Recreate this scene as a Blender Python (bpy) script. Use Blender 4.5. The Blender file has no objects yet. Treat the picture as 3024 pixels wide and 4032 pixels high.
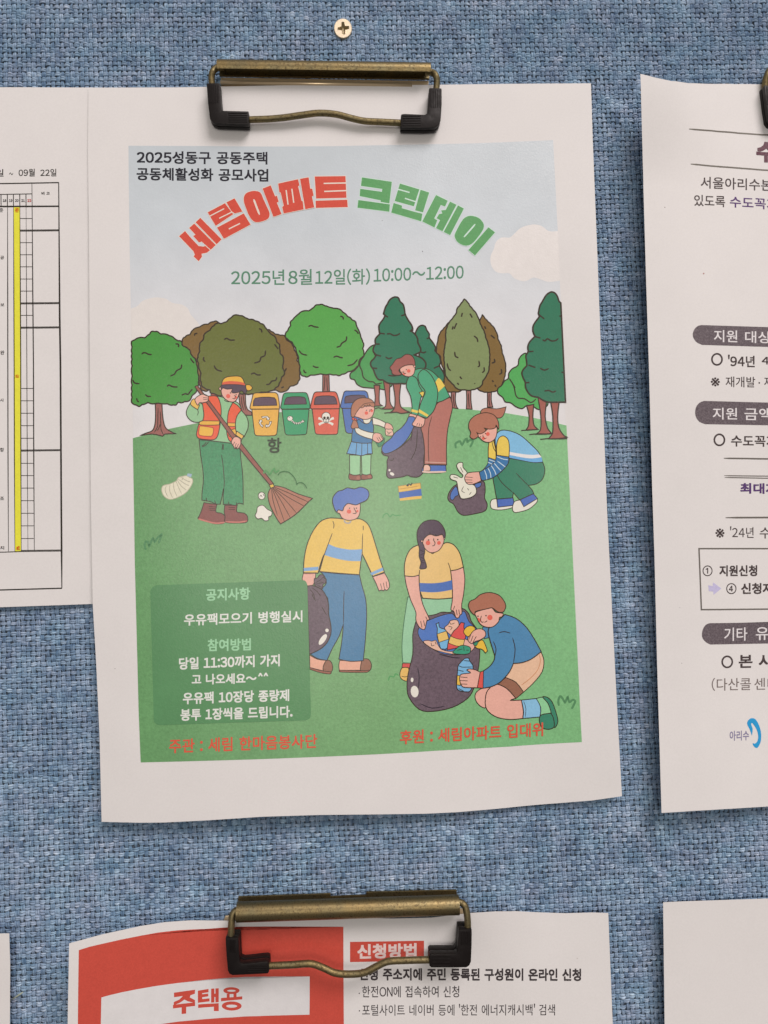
import bpy, bmesh, math, random
import numpy as np
from mathutils import Matrix, Vector
from mathutils.geometry import tessellate_polygon

random.seed(7); rng = np.random.default_rng(7)
scene = bpy.context.scene
COL = scene.collection

# ------------------------------------------------------------------ camera
# board plane is y = 0, its front looks to -y; x right, z up (metres)
FPX = 2900.0
ANG = [math.radians(a) for a in (-2.33, -2.17, -2.02)]
TV = np.array([-0.1228, -0.1741, 0.3033])
def _rot(rx, ry, rz):
    c, s = math.cos, math.sin
    Rx = np.array([[1, 0, 0], [0, c(rx), -s(rx)], [0, s(rx), c(rx)]])
    Ry = np.array([[c(ry), 0, s(ry)], [0, 1, 0], [-s(ry), 0, c(ry)]])
    Rz = np.array([[c(rz), -s(rz), 0], [s(rz), c(rz), 0], [0, 0, 1]])
    return Rz @ Rx @ Ry
R = _rot(*ANG)
Cc = -R.T @ TV                                   # camera in board frame (x right, y down, z into board)
def b2w(v): return Vector((v[0], v[2], -v[1]))
cam_d = bpy.data.cameras.new('camera'); cam = bpy.data.objects.new('camera', cam_d); COL.objects.link(cam)
M = Matrix.Identity(4)
rt, up, bk = b2w(R[0]), b2w(-R[1]), b2w(-R[2])
for i in range(3):
    M[i][0], M[i][1], M[i][2] = rt[i], up[i], bk[i]
    M[i][3] = b2w(Cc)[i]
cam.matrix_world = M
cam_d.sensor_fit = 'VERTICAL'; cam_d.sensor_height = 34.6; cam_d.lens = FPX * 34.6 / 4032
cam_d.clip_start = 0.01; cam_d.clip_end = 20
scene.camera = cam

# ------------------------------------------------------------------ light (indoor, soft, from behind the photographer)
world = bpy.data.worlds.new('World'); scene.world = world; world.use_nodes = True
wt = world.node_tree; bgn = wt.nodes['Background']            # a plain room: pale above, dim below
_tc = wt.nodes.new('ShaderNodeTexCoord'); _sx = wt.nodes.new('ShaderNodeSeparateXYZ'); wt.links.new(_tc.outputs['Generated'], _sx.inputs[0])
_mr = wt.nodes.new('ShaderNodeMapRange'); wt.links.new(_sx.outputs[2], _mr.inputs[0])
for _i, _v in enumerate((-.55, .45, .14, .42)): _mr.inputs[_i + 1].default_value = _v
wt.links.new(_mr.outputs[0], bgn.inputs[1]); bgn.inputs[0].default_value = (1.0, 0.90, 0.84, 1)
def area(name, loc, target, sx, sy, energy, col):
    d = bpy.data.lights.new(name, 'AREA'); d.shape = 'RECTANGLE'; d.size = sx; d.size_y = sy
    d.energy = energy; d.color = col
    o = bpy.data.objects.new(name, d); COL.objects.link(o); o.location = loc
    o.rotation_euler = (Vector(target) - Vector(loc)).to_track_quat('-Z', 'Y').to_euler()
    return o
area('ceiling_light', (1.25, -2.0, 2.15), (0.12, 0, -0.18), 1.8, 1.3, 80.0, (1.0, 0.895, 0.865))
# a lamp far behind the photographer, whose sheen shows on the toner in the middle of the poster
_c = b2w(Cc); _d = np.array([(1330 - 1512) / FPX, (2000 - 2016) / FPX, 1.0]) @ R; _b = Cc + _d * (-Cc[2] / _d[2]); _b = b2w(_b); _k = 1.4 / -_c[1]
area('room_lamp', (_b[0] + (_b[0] - _c[0]) * _k, -1.4, _b[2] + (_b[2] - _c[2]) * _k), (_b[0], 0, _b[2]), 0.42, 0.42, 3.3, (1.0, 0.92, 0.84))
scene.view_settings.view_transform = 'Standard'; scene.view_settings.look = 'None'
scene.view_settings.exposure = 0.0; scene.view_settings.gamma = 1.0
scene.render.engine = 'CYCLES'

# ------------------------------------------------------------------ pixel <-> place
def rays(px):
    px = np.asarray(px, float).reshape(-1, 2)
    d = np.c_[(px[:, 0] - 1512) / FPX, (px[:, 1] - 2016) / FPX, np.ones(len(px))] @ R   # R^T applied
    return d
def U(px, h):
    """points seen at photo pixels px, standing h metres off the board -> (X, Z)"""
    d = rays(px); h = np.broadcast_to(np.asarray(h, float), (len(d),))
    t = (-h - Cc[2]) / d[:, 2]
    p = Cc + d * t[:, None]
    return np.c_[p[:, 0], -p[:, 1]]
def U3(px, h):
    q = U([px], h)[0]; return Vector((q[0], -h, q[1]))
TL_ = {'A': (680, 640, 1.9988), 'B': (1360, 640, 1.9988), 'C': (500, 1140, 1.9988), 'D': (1100, 1140, 1.9988),
       'E': (1500, 1140, 1.9988), 'F': (500, 1440, 1.9988), 'G': (1330, 1340, 1.9988), 'H': (1100, 1880, 1.9988),
       'I': (1500, 2000, 1.9988), 'J': (500, 2220, 1.9988), 'K': (1500, 2500, 1.9988), 'L': (0, 600, 1.9988),
       'M': (0, 1430, 1.9988), 'N': (0, 2260, 1.9988), 'O': (2400, 1100, 2.6587), 'Q': (2400, 1900, 2.6587),
       'R': (2400, 2600, 2.6587), 'S': (200, 3202, 1.9988), 'T': (850, 3430, 1.5082), 'U': (1300, 3502, 1.5082),
       'V': (2100, 3202, 1.7955), 'W': (1900, 0, 1.476), 'X': (0, 0, 1.508), 'Y': (700, 180, 1.4426), '0': (0, 0, 1.0),
       'Z': (1200, 0, 5.53)}
def tp(tile, x, y):
    ox, oy, s = TL_[tile]; return (ox + x / s, oy + y / s)
def parse(tile, s):
    pts, cor = [], []
    for w in s.split():
        c = w.endswith('*'); x, y = w.rstrip('*').split(',')
        pts.append(tp(tile, float(x), float(y))); cor.append(c)
    return np.array(pts), cor
def catmull(P, cor, closed, n=3):
    N = len(P); out = []
    segs = N if closed else N - 1
    for i in range(segs):
        p1, p2 = P[i], P[(i + 1) % N]
        p0 = P[(i - 1) % N] if (closed or i > 0) and not cor[i] else p1
        p3 = P[(i + 2) % N] if (closed or i + 2 < N) and not cor[(i + 1) % N] else p2
        L = np.linalg.norm(p2 - p1); m = max(1, min(n, int(L / 5) + 1))
        m1 = (p2 - p0) * .5; m2 = (p3 - p1) * .5
        for a in (m1, m2):
            l = np.linalg.norm(a)
            if l > L: a *= L / l
        for k in range(m):
            t = k / m
            out.append((2*t**3-3*t**2+1)*p1 + (t**3-2*t**2+t)*m1 + (-2*t**3+3*t**2)*p2 + (t**3-t**2)*m2)
    if not closed: out.append(P[-1])
    return np.array(out)
def resample(P, closed, step):
    Q = np.vstack([P, P[:1]]) if closed else P
    d = np.r_[0, np.cumsum(np.linalg.norm(np.diff(Q, axis=0), axis=1))]
    n = max(3, int(round(d[-1] / step))); t = np.linspace(0, d[-1], n + 1)
    S = np.c_[np.interp(t, d, Q[:, 0]), np.interp(t, d, Q[:, 1])]
    return S[:-1] if closed else S

# ------------------------------------------------------------------ materials
def lin(c):
    c = np.asarray(c, float) / 255
    return np.where(c <= .04045, c / 12.92, ((c + .055) / 1.055) ** 2.4)
PAPER_SEEN = lin((217, 208, 200)); PAPER_ALB = 0.80
MATS = {}
def nt(name):
    m = bpy.data.materials.new(name); m.use_nodes = True
    return m, m.node_tree, m.node_tree.nodes['Principled BSDF']
def objcoord(t, scale=None):
    tc = t.nodes.new('ShaderNodeTexCoord')
    if scale is None: return tc.outputs['Object']
    mp = t.nodes.new('ShaderNodeMapping'); mp.inputs['Scale'].default_value = scale
    t.links.new(tc.outputs['Object'], mp.inputs[0]); return mp.outputs[0]
def noise(t, vec, scale, detail=2, rough=.5):
    n = t.nodes.new('ShaderNodeTexNoise'); n.inputs['Scale'].default_value = scale
    n.inputs['Detail'].default_value = detail; n.inputs['Roughness'].default_value = rough
    t.links.new(vec, n.inputs['Vector']); return n.outputs['Fac']
def mrange(t, v, a, b, c, d):
    n = t.nodes.new('ShaderNodeMapRange'); t.links.new(v, n.inputs[0])
    for i, x in enumerate((a, b, c, d)): n.inputs[i + 1].default_value = x
    return n.outputs[0]
def mixc(t, mode, fac, a, b):
    n = t.nodes.new('ShaderNodeMix'); n.data_type = 'RGBA'; n.blend_type = mode
    for sock, v in ((n.inputs[0], fac), (n.inputs[6], a), (n.inputs[7], b)):
        if isinstance(v, bpy.types.NodeSocket): t.links.new(v, sock)
        elif isinstance(v, (int, float)): sock.default_value = v
        else: sock.default_value = (*v[:3], 1)
    return n.outputs[2]
def math_(t, op, a, b):
    n = t.nodes.new('ShaderNodeMath'); n.operation = op
    for s, v in ((n.inputs[0], a), (n.inputs[1], b)):
        if isinstance(v, bpy.types.NodeSocket): t.links.new(v, s)
        else: s.default_value = v
    return n.outputs[0]
def alb(c): return np.clip(lin(c) / PAPER_SEEN * PAPER_ALB, 0.004, 0.86)
def gloss(t, b, v):
    """toner lies on the paper's fibres: a broken, satin sheen"""
    b.inputs['Roughness'].default_value = .27; b.inputs['Specular IOR Level'].default_value = .5
    bp = t.nodes.new('ShaderNodeBump'); bp.inputs['Strength'].default_value = .55; bp.inputs['Distance'].default_value = .0001
    t.links.new(noise(t, v, 1100, 3, .8), bp.inputs['Height']); t.links.new(bp.outputs[0], b.inputs['Normal'])
def ink(c, grain=.07):
    """toner of the colour seen in the photo, on paper"""
    key = tuple(c)
    if min(c) > 185: grain = .015
    if key in MATS: return MATS[key]
    m, t, b = nt('ink_%02x%02x%02x' % key)
    v = objcoord(t)
    f = noise(t, v, 1300, 2, .7); f2 = noise(t, v, 260, 3, .6)
    g = math_(t, 'MULTIPLY', mrange(t, f, .25, .75, 1 - grain, 1 + grain), mrange(t, f2, .3, .7, .975, 1.025))
    col = mixc(t, 'MULTIPLY', 1.0, alb(c), (1, 1, 1))
    vm = t.nodes.new('ShaderNodeVectorMath'); vm.operation = 'SCALE'
    t.links.new(col, vm.inputs[0]); t.links.new(g, vm.inputs['Scale'])
    t.links.new(vm.outputs[0], b.inputs['Base Color'])
    gloss(t, b, v)
    MATS[key] = m; return m
def ink_grad(name, stops, axis, lo, hi, mott=.06, mscale=900, extra=None):
    """printed gradient: stops = seen colours along an axis of the sheet"""
    m, t, b = nt(name); v = objcoord(t)
    sx = t.nodes.new('ShaderNodeSeparateXYZ'); t.links.new(v, sx.inputs[0])
    f = mrange(t, sx.outputs[axis], lo, hi, 0, 1)
    r = t.nodes.new('ShaderNodeValToRGB'); t.links.new(f, r.inputs[0])
    while len(r.color_ramp.elements) < len(stops): r.color_ramp.elements.new(.5)
    for e, (p, c) in zip(r.color_ramp.elements, stops):
        e.position = p; e.color = (*alb(c), 1)
    n1 = noise(t, v, mscale, 3, .75); n2 = noise(t, v, 60, 3, .6)
    g = math_(t, 'MULTIPLY', mrange(t, n1, .3, .7, 1 - mott, 1 + mott), mrange(t, n2, .3, .7, .96, 1.04))
    vm = t.nodes.new('ShaderNodeVectorMath'); vm.operation = 'SCALE'
    t.links.new(r.outputs[0], vm.inputs[0]); t.links.new(g, vm.inputs['Scale'])
    t.links.new(vm.outputs[0], b.inputs['Base Color'])
    gloss(t, b, v)
    MATS[name] = m; return m
def mat_paper(name='white_paper', tint=(1, 1, 1)):
    m, t, b = nt(name); v = objcoord(t)
    n1 = noise(t, v, 1400, 3, .7); n2 = noise(t, v, 45, 3, .55)
    g = math_(t, 'MULTIPLY', mrange(t, n1, .3, .7, .975, 1.025), mrange(t, n2, .3, .7, .985, 1.015))
    vm = t.nodes.new('ShaderNodeVectorMath'); vm.operation = 'SCALE'
    vm.inputs[0].default_value = tuple(PAPER_ALB * x for x in tint); t.links.new(g, vm.inputs['Scale'])
    t.links.new(vm.outputs[0], b.inputs['Base Color'])
    b.inputs['Roughness'].default_value = .75; b.inputs['Specular IOR Level'].default_value = .25
    bp = t.nodes.new('ShaderNodeBump'); bp.inputs['Strength'].default_value = .22; bp.inputs['Distance'].default_value = .0002
    t.links.new(noise(t, v, 25, 2, .5), bp.inputs['Height']); bp.inputs['Distance'].default_value = .002
    t.links.new(bp.outputs[0], b.inputs['Normal'])
    return m
PAPER = mat_paper()

# ------------------------------------------------------------------ object helpers
def link(name, me, parent=None):
    o = bpy.data.objects.new(name, me); COL.objects.link(o)
    if parent:                                   # meshes are written in place coordinates; the thing's Empty stands at its base
        o.parent = parent; p, off = parent, Vector((0, 0, 0))
        while p: off += Vector(p.location); p = p.parent
        o.location = -off
    return o
def thing(name, label, cat, loc=(0, 0, 0), group=None):
    o = bpy.data.objects.new(name, None); COL.objects.link(o); o.location = loc; o.empty_display_size = .01
    o['label'] = label; o['category'] = cat
    if group: o['group'] = group
    return o
def mesh_np(name, co, faces_flat, loops_per, mats=(), smooth=False):
    me = bpy.data.meshes.new(name); nf = len(faces_flat) // loops_per
    me.vertices.add(len(co)); me.vertices.foreach_set('co', np.ascontiguousarray(co, 'f').ravel())
    me.loops.add(len(faces_flat)); me.loops.foreach_set('vertex_index', np.ascontiguousarray(faces_flat, 'i'))
    me.polygons.add(nf); me.polygons.foreach_set('loop_start', np.arange(0, nf * loops_per, loops_per, dtype='i'))
    for m in mats: me.materials.append(m)
    me.update(calc_edges=True)
    if smooth: me.polygons.foreach_set('use_smooth', np.ones(nf, bool))
    me.validate(); return me
def bm_obj(name, bm, mat, parent=None, smooth=False, loc=None):
    me = bpy.data.meshes.new(name); bm.normal_update(); bm.to_mesh(me); bm.free()
    for m in (mat if isinstance(mat, (list, tuple)) else [mat]): me.materials.append(m)
    if smooth: me.polygons.foreach_set('use_smooth', np.ones(len(me.polygons), bool))
    if loc is not None: me.transform(Matrix.Translation(-Vector(loc)))
    return link(name, me, parent)

GLY = {}
def glyph(ch):
    """outline of one character in em units, cut into triangles"""
    if ch in GLY: return GLY[ch]
    c2 = {'‘': '＇', '’': '＇'}.get(ch, chr(ord(ch) + 0xFEE0) if '!' <= ch <= '~' else ch)
    cu = bpy.data.curves.new('t', 'FONT'); cu.body = c2; cu.resolution_u = 3
    o = bpy.data.objects.new('t', cu); COL.objects.link(o); bpy.context.view_layer.update()
    ev = o.evaluated_get(bpy.context.evaluated_depsgraph_get()); me = ev.to_mesh()
    v = np.empty(len(me.vertices) * 3, 'f'); me.vertices.foreach_get('co', v); v = v.reshape(-1, 3)[:, :2].astype(float)
    me.calc_loop_triangles(); tr = np.empty(len(me.loop_triangles) * 3, 'i'); me.loop_triangles.foreach_get('vertices', tr)
    ev.to_mesh_clear(); bpy.data.objects.remove(o); bpy.data.curves.remove(cu)
    GLY[ch] = (v, tr.reshape(-1, 3)); return GLY[ch]

# ------------------------------------------------------------------ sheets of paper
def sm(x, a, b):
    t = np.clip((x - a) / (b - a), 0, 1); return t * t * (3 - 2 * t)
class Sheet:
    """a sheet whose height above the board is H(X, Z); everything printed lies on the same folded surface"""
    def __init__(self, root, H, g=.008):
        self.root, self.H, self.g = root, H, g
        self.items = []; self.boxes = []; self.part_name = None; self.parts = []
    # --- mapping
    def wz(self, px):
        px = np.asarray(px, float).reshape(-1, 2); h = np.full(len(px), .003)
        for _ in range(7):
            q = U(px, h); h = self.H(q[:, 0], q[:, 1])
        return U(px, h)
    def PL(self, X, Z):
        g = self.g; u, v = X / g, Z / g
        i, j = np.floor(u + 1e-7), np.floor(v + 1e-7); a, b = u - i, v - j
        h00 = self.H(i * g, j * g); h10 = self.H((i + 1) * g, j * g)
        h01 = self.H(i * g, (j + 1) * g); h11 = self.H((i + 1) * g, (j + 1) * g)
        # diagonal from (1,0) to (0,1)
        lo = h00 + a * (h10 - h00) + b * (h01 - h00)
        hi = h11 + (1 - a) * (h01 - h11) + (1 - b) * (h10 - h11)
        return np.where(a + b <= 1, lo, hi)
    def normal(self, X, Z):
        e = .001
        hx = (self.H(X + e, Z) - self.H(X - e, Z)) / (2 * e); hz = (self.H(X, Z + e) - self.H(X, Z - e)) / (2 * e)
        # surface y = -h : outward normal (-hx, -1, -hz)
        n = np.c_[-hx, -np.ones_like(hx), -hz]
        return n / np.linalg.norm(n, axis=1)[:, None]
    def cut(self, bm):
        """bm in mm, x = X, y = Z, z = layer; cut along the folds"""
        g = self.g * 1000
        xs = [v.co.x for v in bm.verts]; ys = [v.co.y for v in bm.verts]
        if not xs: return
        x0, x1, y0, y1 = min(xs), max(xs), min(ys), max(ys)
        def go(co, no):
            bmesh.ops.bisect_plane(bm, geom=bm.verts[:] + bm.edges[:] + bm.faces[:], dist=1e-5, plane_co=co, plane_no=no)
        for i in range(math.floor(x0 / g), math.ceil(x1 / g) + 1): go((i * g, 0, 0), (1, 0, 0))
        for i in range(math.floor(y0 / g), math.ceil(y1 / g) + 1): go((0, i * g, 0), (0, 1, 0))
        for i in range(math.floor((x0 + y0) / g), math.ceil((x1 + y1) / g) + 1): go((i * g, 0, 0), (.70710678, .70710678, 0))
    # --- the sheet itself
    def body(self, outline_px, mat=None, thick=.00008, name='sheet'):
        O = np.array(outline_px, float); Q = []
        for p, q in zip(O, np.roll(O, -1, 0)):
            m = max(1, int(np.linalg.norm(q - p) / 40)); Q += [p + (q - p) * k / m for k in range(m)]
        P = self.wz(Q)
        bm = bmesh.new(); vs = [bm.verts.new((p[0] * 1000, p[1] * 1000, 0)) for p in P]
        for t in tessellate_polygon([[Vector((p[0] * 1000, p[1] * 1000, 0)) for p in P]]):
            try: bm.faces.new([vs[i] for i in t])
            except ValueError: pass
        self.cut(bm); bm.verts.index_update()
        co = np.array([v.co[:2] for v in bm.verts]) / 1000; h = self.PL(co[:, 0], co[:, 1])
        n = len(co); front = np.c_[co[:, 0], -h, co[:, 1]]; back = front + np.array([0, thick, 0])
        nr = self.normal(co[:, 0], co[:, 1]); faces, norms = [], []
        for f in bm.faces:
            ids = [v.index for v in f.verts]
            a, b, c = (front[ids[0]], front[ids[1]], front[ids[2]])
            if np.cross(b - a, c - a)[1] > 0: ids = ids[::-1]
            faces.append(ids); norms += [nr[i] for i in ids]
            faces.append([i + n for i in ids[::-1]]); norms += [-nr[i] for i in ids[::-1]]
        for e in bm.edges:
            if len(e.link_faces) == 1:
                a, b = e.verts[0].index, e.verts[1].index
                fc = np.mean([front[v.index] for v in e.link_faces[0].verts], axis=0)
                q = [a, b, b + n, a + n]; nn = np.cross(front[b] - front[a], back[a] - front[a])
                if np.dot(nn, front[a] - fc) < 0: q = q[::-1]; nn = -nn
                faces.append(q); norms += [nn / (np.linalg.norm(nn) + 1e-12)] * 4
        bm.free()
        me = bpy.data.meshes.new(name); me.from_pydata(np.vstack([front, back]).tolist(), [], faces); me.update()
        me.polygons.foreach_set('use_smooth', np.ones(len(me.polygons), bool))
        me.normals_split_custom_set([tuple(x) for x in norms]); me.materials.append(mat or PAPER)
        self.sheet = link(name, me, self.root); return self.sheet
    # --- printing
    def part(self, name, label=None):
        self.part_name = len(self.parts); self.parts.append((name, label))
    def _add(self, pts_px, tris, color):
        W = self.wz(pts_px) * 1000
        b = (W[:, 0].min(), W[:, 1].min(), W[:, 0].max(), W[:, 1].max()); L = 1
        for (x0, y0, x1, y1, l) in self.boxes:
            if l >= L and x0 < b[2] and x1 > b[0] and y0 < b[3] and y1 > b[1]: L = l + 1
        self.boxes.append((*b, L)); self.items.append((self.part_name, W, tris, color, L))
    def fill(self, tile, s, color, line=None, lw=2.4, smooth=True, bump=None, n=3, raw=None):
        if raw is not None: P = np.array(raw, float)
        else:
            P, cor = parse(tile, s)
            if smooth: P = catmull(P, cor, True, n)
        if bump:
            amp, wl = bump; P = resample(P, True, wl / 6.0); k = np.arange(len(P))
            T = np.roll(P, -1, 0) - np.roll(P, 1, 0); T /= np.linalg.norm(T, axis=1)[:, None] + 1e-9
            A = .5 * np.sum(P[:, 0] * np.roll(P[:, 1], -1) - np.roll(P[:, 0], -1) * P[:, 1])
            Nn = np.c_[T[:, 1], -T[:, 0]] * (1 if A > 0 else -1)
            ph = np.cumsum(1 + .35 * np.sin(k * .21)) / 6.0 * math.pi
            P = P + Nn * (amp * (np.abs(np.sin(ph)) - .5))[:, None]
        tr = tessellate_polygon([[Vector((p[0], p[1], 0)) for p in P]])
        self._add(P, tr, color)
        if line: self.stroke(P, line, lw, True)
        return P
    def stroke(self, P, color, w, closed=False):
        w = w * 1.7
        P = np.asarray(P, float)
        keep = [0]
        for i in range(1, len(P)):
            if np.linalg.norm(P[i] - P[keep[-1]]) > .8: keep.append(i)
        P = P[keep]
        if closed and np.linalg.norm(P[0] - P[-1]) < .8: P = P[:-1]
        if len(P) < 2: return
        if closed: T0 = P - np.roll(P, 1, 0); T1 = np.roll(P, -1, 0) - P
        else:
            d = np.diff(P, axis=0); T0 = np.vstack([d[:1], d]); T1 = np.vstack([d, d[-1:]])
        T0 = T0 / np.linalg.norm(T0, axis=1)[:, None]; T1 = T1 / np.linalg.norm(T1, axis=1)[:, None]
        N0 = np.c_[-T0[:, 1], T0[:, 0]]; N1 = np.c_[-T1[:, 1], T1[:, 0]]
        m = N0 + N1; l = np.linalg.norm(m, axis=1)[:, None]; m = m / np.maximum(l, 1e-6)
        k = 1 / np.maximum(np.sum(m * N1, axis=1), .55)
        off = m * (k * w / 2)[:, None]
        if not closed and len(P) > 3:
            off[0] *= .5; off[-1] *= .5
        V = np.vstack([P + off, P - off]); N = len(P); tr = []
        for i in range(N if closed else N - 1):
            j = (i + 1) % N; tr += [(i, j, j + N), (i, j + N, i + N)]
        self._add(V, tr, color)
    def line(self, tile, s, color, w=2.4, smooth=True):
        for part in s.split('|'):
            P, cor = parse(tile, part)
            if smooth and len(P) > 2: P = catmull(P, cor, False, 3)
            self.stroke(P, color, w)
    def disc(self, tile, x, y, rx, color, ry=None, line=None, lw=2, rot=0, n=14, ring=False):
        ry = ry or rx; ox, oy, s = TL_[tile]; c = tp(tile, x, y); P = []
        for k in range(n):
            a = 2 * math.pi * k / n; u, v = rx * math.cos(a) / s, ry * math.sin(a) / s
            P.append((c[0] + u * math.cos(rot) - v * math.sin(rot), c[1] + u * math.sin(rot) + v * math.cos(rot)))
        P = np.array(P)
        if ring: self.stroke(P, color, lw, True)
        else: self.fill(tile, '', color, line, lw, raw=P)
    def text(self, body, tile, bl, br, tl, color, bold=0.0, rot=0, space=.34, hadv=.93):
        x, VV, TT, nb = 0.0, [], [], 0
        for ch in body:
            if ch == ' ': x += space; continue
            v, tr = glyph(ch)
            if '!' <= ch <= '~' or ch in '‘’': w = v[:, 0].max() - v[:, 0].min(); o = x + .045 - v[:, 0].min(); x += w + .09
            else: o = x; x += hadv
            VV.append(v + (o, 0)); TT.append(tr + nb); nb += len(v)
        v, tr = np.concatenate(VV), np.concatenate(TT)
        if rot: v = np.c_[v[:, 1], -v[:, 0]] if rot > 0 else np.c_[-v[:, 1], v[:, 0]]
        d = bold * 1.45 + .003; lo, hi = v.min(0) - d, v.max(0) + d
        a, b, c = (np.array(tp(tile, *q)) for q in (bl, br, tl))
        for dx, dy in ([(-d, -d), (d, -d), (-d, d), (d, d)] + ([(0, 0), (d, 0), (-d, 0), (0, d), (0, -d)] if d > .029 else [])):
            u = (v + (dx, dy) - lo) / (hi - lo)
            self._add(a + u[:, :1] * (b - a) + u[:, 1:] * (c - a), tr.tolist(), color)
    def flush(self, dl=.000006):
        for pi, (pname, plabel) in enumerate(self.parts):
            its = [i for i in self.items if i[0] == pi]
            if not its: continue
            bm = bmesh.new(); cols = []
            for (_, W, tris, color, L) in its:
                key = color if isinstance(color, str) else tuple(color)
                if key not in cols: cols.append(key)
                mi = cols.index(key)
                vs = [bm.verts.new((p[0], p[1], L)) for p in W]
                for t in tris:
                    a, b, c = (W[i] for i in t)
                    ar = (b[0]-a[0])*(c[1]-a[1]) - (b[1]-a[1])*(c[0]-a[0])
                    if abs(ar) < 1e-9: continue
                    try: f = bm.faces.new([vs[i] for i in t])
                    except ValueError: continue
                    f.material_index = mi
            self.cut(bm)
            me = bpy.data.meshes.new(pname); bm.to_mesh(me); bm.free()
            n = len(me.vertices); v = np.empty(n * 3, 'f'); me.vertices.foreach_get('co', v); v = v.reshape(-1, 3).astype(float)
            X, Z, L = v[:, 0] / 1000, v[:, 1] / 1000, v[:, 2]
            co = np.c_[X, -(self.PL(X, Z) + 2.5e-5 + L * dl), Z]
            me.vertices.foreach_set('co', co.astype('f').ravel()); me.update()
            pn = np.empty(len(me.polygons) * 3, 'f'); me.polygons.foreach_get('normal', pn)
            bad = np.nonzero(pn.reshape(-1, 3)[:, 1] > 0)[0]
            if len(bad):
                bm = bmesh.new(); bm.from_mesh(me); bm.faces.ensure_lookup_table()
                bmesh.ops.reverse_faces(bm, faces=[bm.faces[i] for i in bad.tolist()]); bm.to_mesh(me); bm.free()
            me.polygons.foreach_set('use_smooth', np.ones(len(me.polygons), bool))
            nr = self.normal(X, Z); me.normals_split_custom_set_from_vertices(nr.tolist())
            for c in cols: me.materials.append(MATS[c] if isinstance(c, str) else ink(c))
            o = link(pname, me, self.root)
            if plabel: o['label'] = plabel

# ------------------------------------------------------------------ the fabric board
board = thing('notice_board', 'blue melange woven fabric notice board behind all the clipped papers', 'notice board', (0.1, 0, -0.17))
def mat_fabric(horizontal):
    m, t, b = nt('blue_melange_weft' if horizontal else 'blue_melange_warp'); v = objcoord(t)
    at = t.nodes.new('ShaderNodeAttribute'); at.attribute_name = 'strand'
    sp = t.nodes.new('ShaderNodeSeparateColor'); t.links.new(at.outputs['Color'], sp.inputs[0])
    r = t.nodes.new('ShaderNodeValToRGB'); e = r.color_ramp.elements
    cols = [(0, (48, 68, 94)), (.28, (82, 106, 132)), (.5, (114, 137, 159)), (.72, (143, 163, 183)), (1, (184, 200, 214))]
    while len(e) < 5: e.new(.5)
    for x, (p, c) in zip(e, cols): x.position = p; x.color = (*np.clip(lin(c) * np.array([1.30, 1.33, 1.36]), 0, 1), 1)
    st = objcoord(t, (260, 260, 3200) if horizontal else (3200, 260, 260))          # fibres run along the yarn
    fib = noise(t, st, 1.0, 2, .6)
    blob = noise(t, v, 130, 3, .65); big = noise(t, v, 26, 3, .55); hb = noise(t, v, 95, 2, .6)
    a = math_(t, 'ADD', sp.outputs[0], mrange(t, fib, .25, .75, -.19, .19))
    a = math_(t, 'ADD', a, mrange(t, blob, .3, .7, -.11, .11))
    a = math_(t, 'ADD', a, mrange(t, big, .3, .7, -.05, .05)); t.links.new(a, r.inputs[0])
    hue = mixc(t, 'MIX', mrange(t, hb, .3, .7, 0, 1), (0.92, 1.02, 1.03), (1.10, .985, .99))
    col = mixc(t, 'MULTIPLY', 1.0, r.outputs[0], hue)
    t.links.new(col, b.inputs['Base Color'])
    b.inputs['Roughness'].default_value = .85; b.inputs['Specular IOR Level'].default_value = .2
    b.inputs['Sheen Weight'].default_value = .2; b.inputs['Sheen Roughness'].default_value = .5
    bp = t.nodes.new('ShaderNodeBump'); bp.inputs['Strength'].default_value = .6; bp.inputs['Distance'].default_value = .0003
    t.links.new(fib, bp.inputs['Height']); t.links.new(bp.outputs[0], b.inputs['Normal'])
    return m
m_, t_, b_ = nt('dark_backing'); b_.inputs['Base Color'].default_value = (.085, .115, .155, 1); b_.inputs['Roughness'].default_value = .95
BACK = m_
q = U([(-900, -900), (3924, 4932)], 0)
bm = bmesh.new(); bmesh.ops.create_cube(bm, size=1)
x0, x1, z0, z1 = q[0][0], q[1][0], q[1][1], q[0][1]
for vv in bm.verts:
    vv.co = ((x0 + x1) / 2 + vv.co.x * (x1 - x0), (-.0003 + .006) + vv.co.y * .012 + 0, (z0 + z1) / 2 + vv.co.z * (z1 - z0))
bm_obj('backing', bm, BACK, board)
PX, PZ = .00193, .00205                                   # yarn pitch
COVER = []                                                # filled with sheet outlines (px) below; yarns deep under a sheet are left out
def inside(pt, poly):
    x, y = pt[:, 0], pt[:, 1]; c = np.zeros(len(pt), bool); n = len(poly)
    for i in range(n):
        x1_, y1_ = poly[i]; x2_, y2_ = poly[(i + 1) % n]
        if y1_ == y2_: continue
        k = ((y1_ > y) != (y2_ > y)) & (x < (x2_ - x1_) * (y - y1_) / (y2_ - y1_) + x1_); c ^= k
    return c
def walk(n, s, k):
    a = rng.normal(0, 1, n + 8 * k); ker = np.exp(-np.linspace(-2, 2, 4 * k) ** 2); a = np.convolve(a, ker / np.sqrt((ker ** 2).sum()), 'same')[4 * k:4 * k + n]
    return a * s
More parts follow.
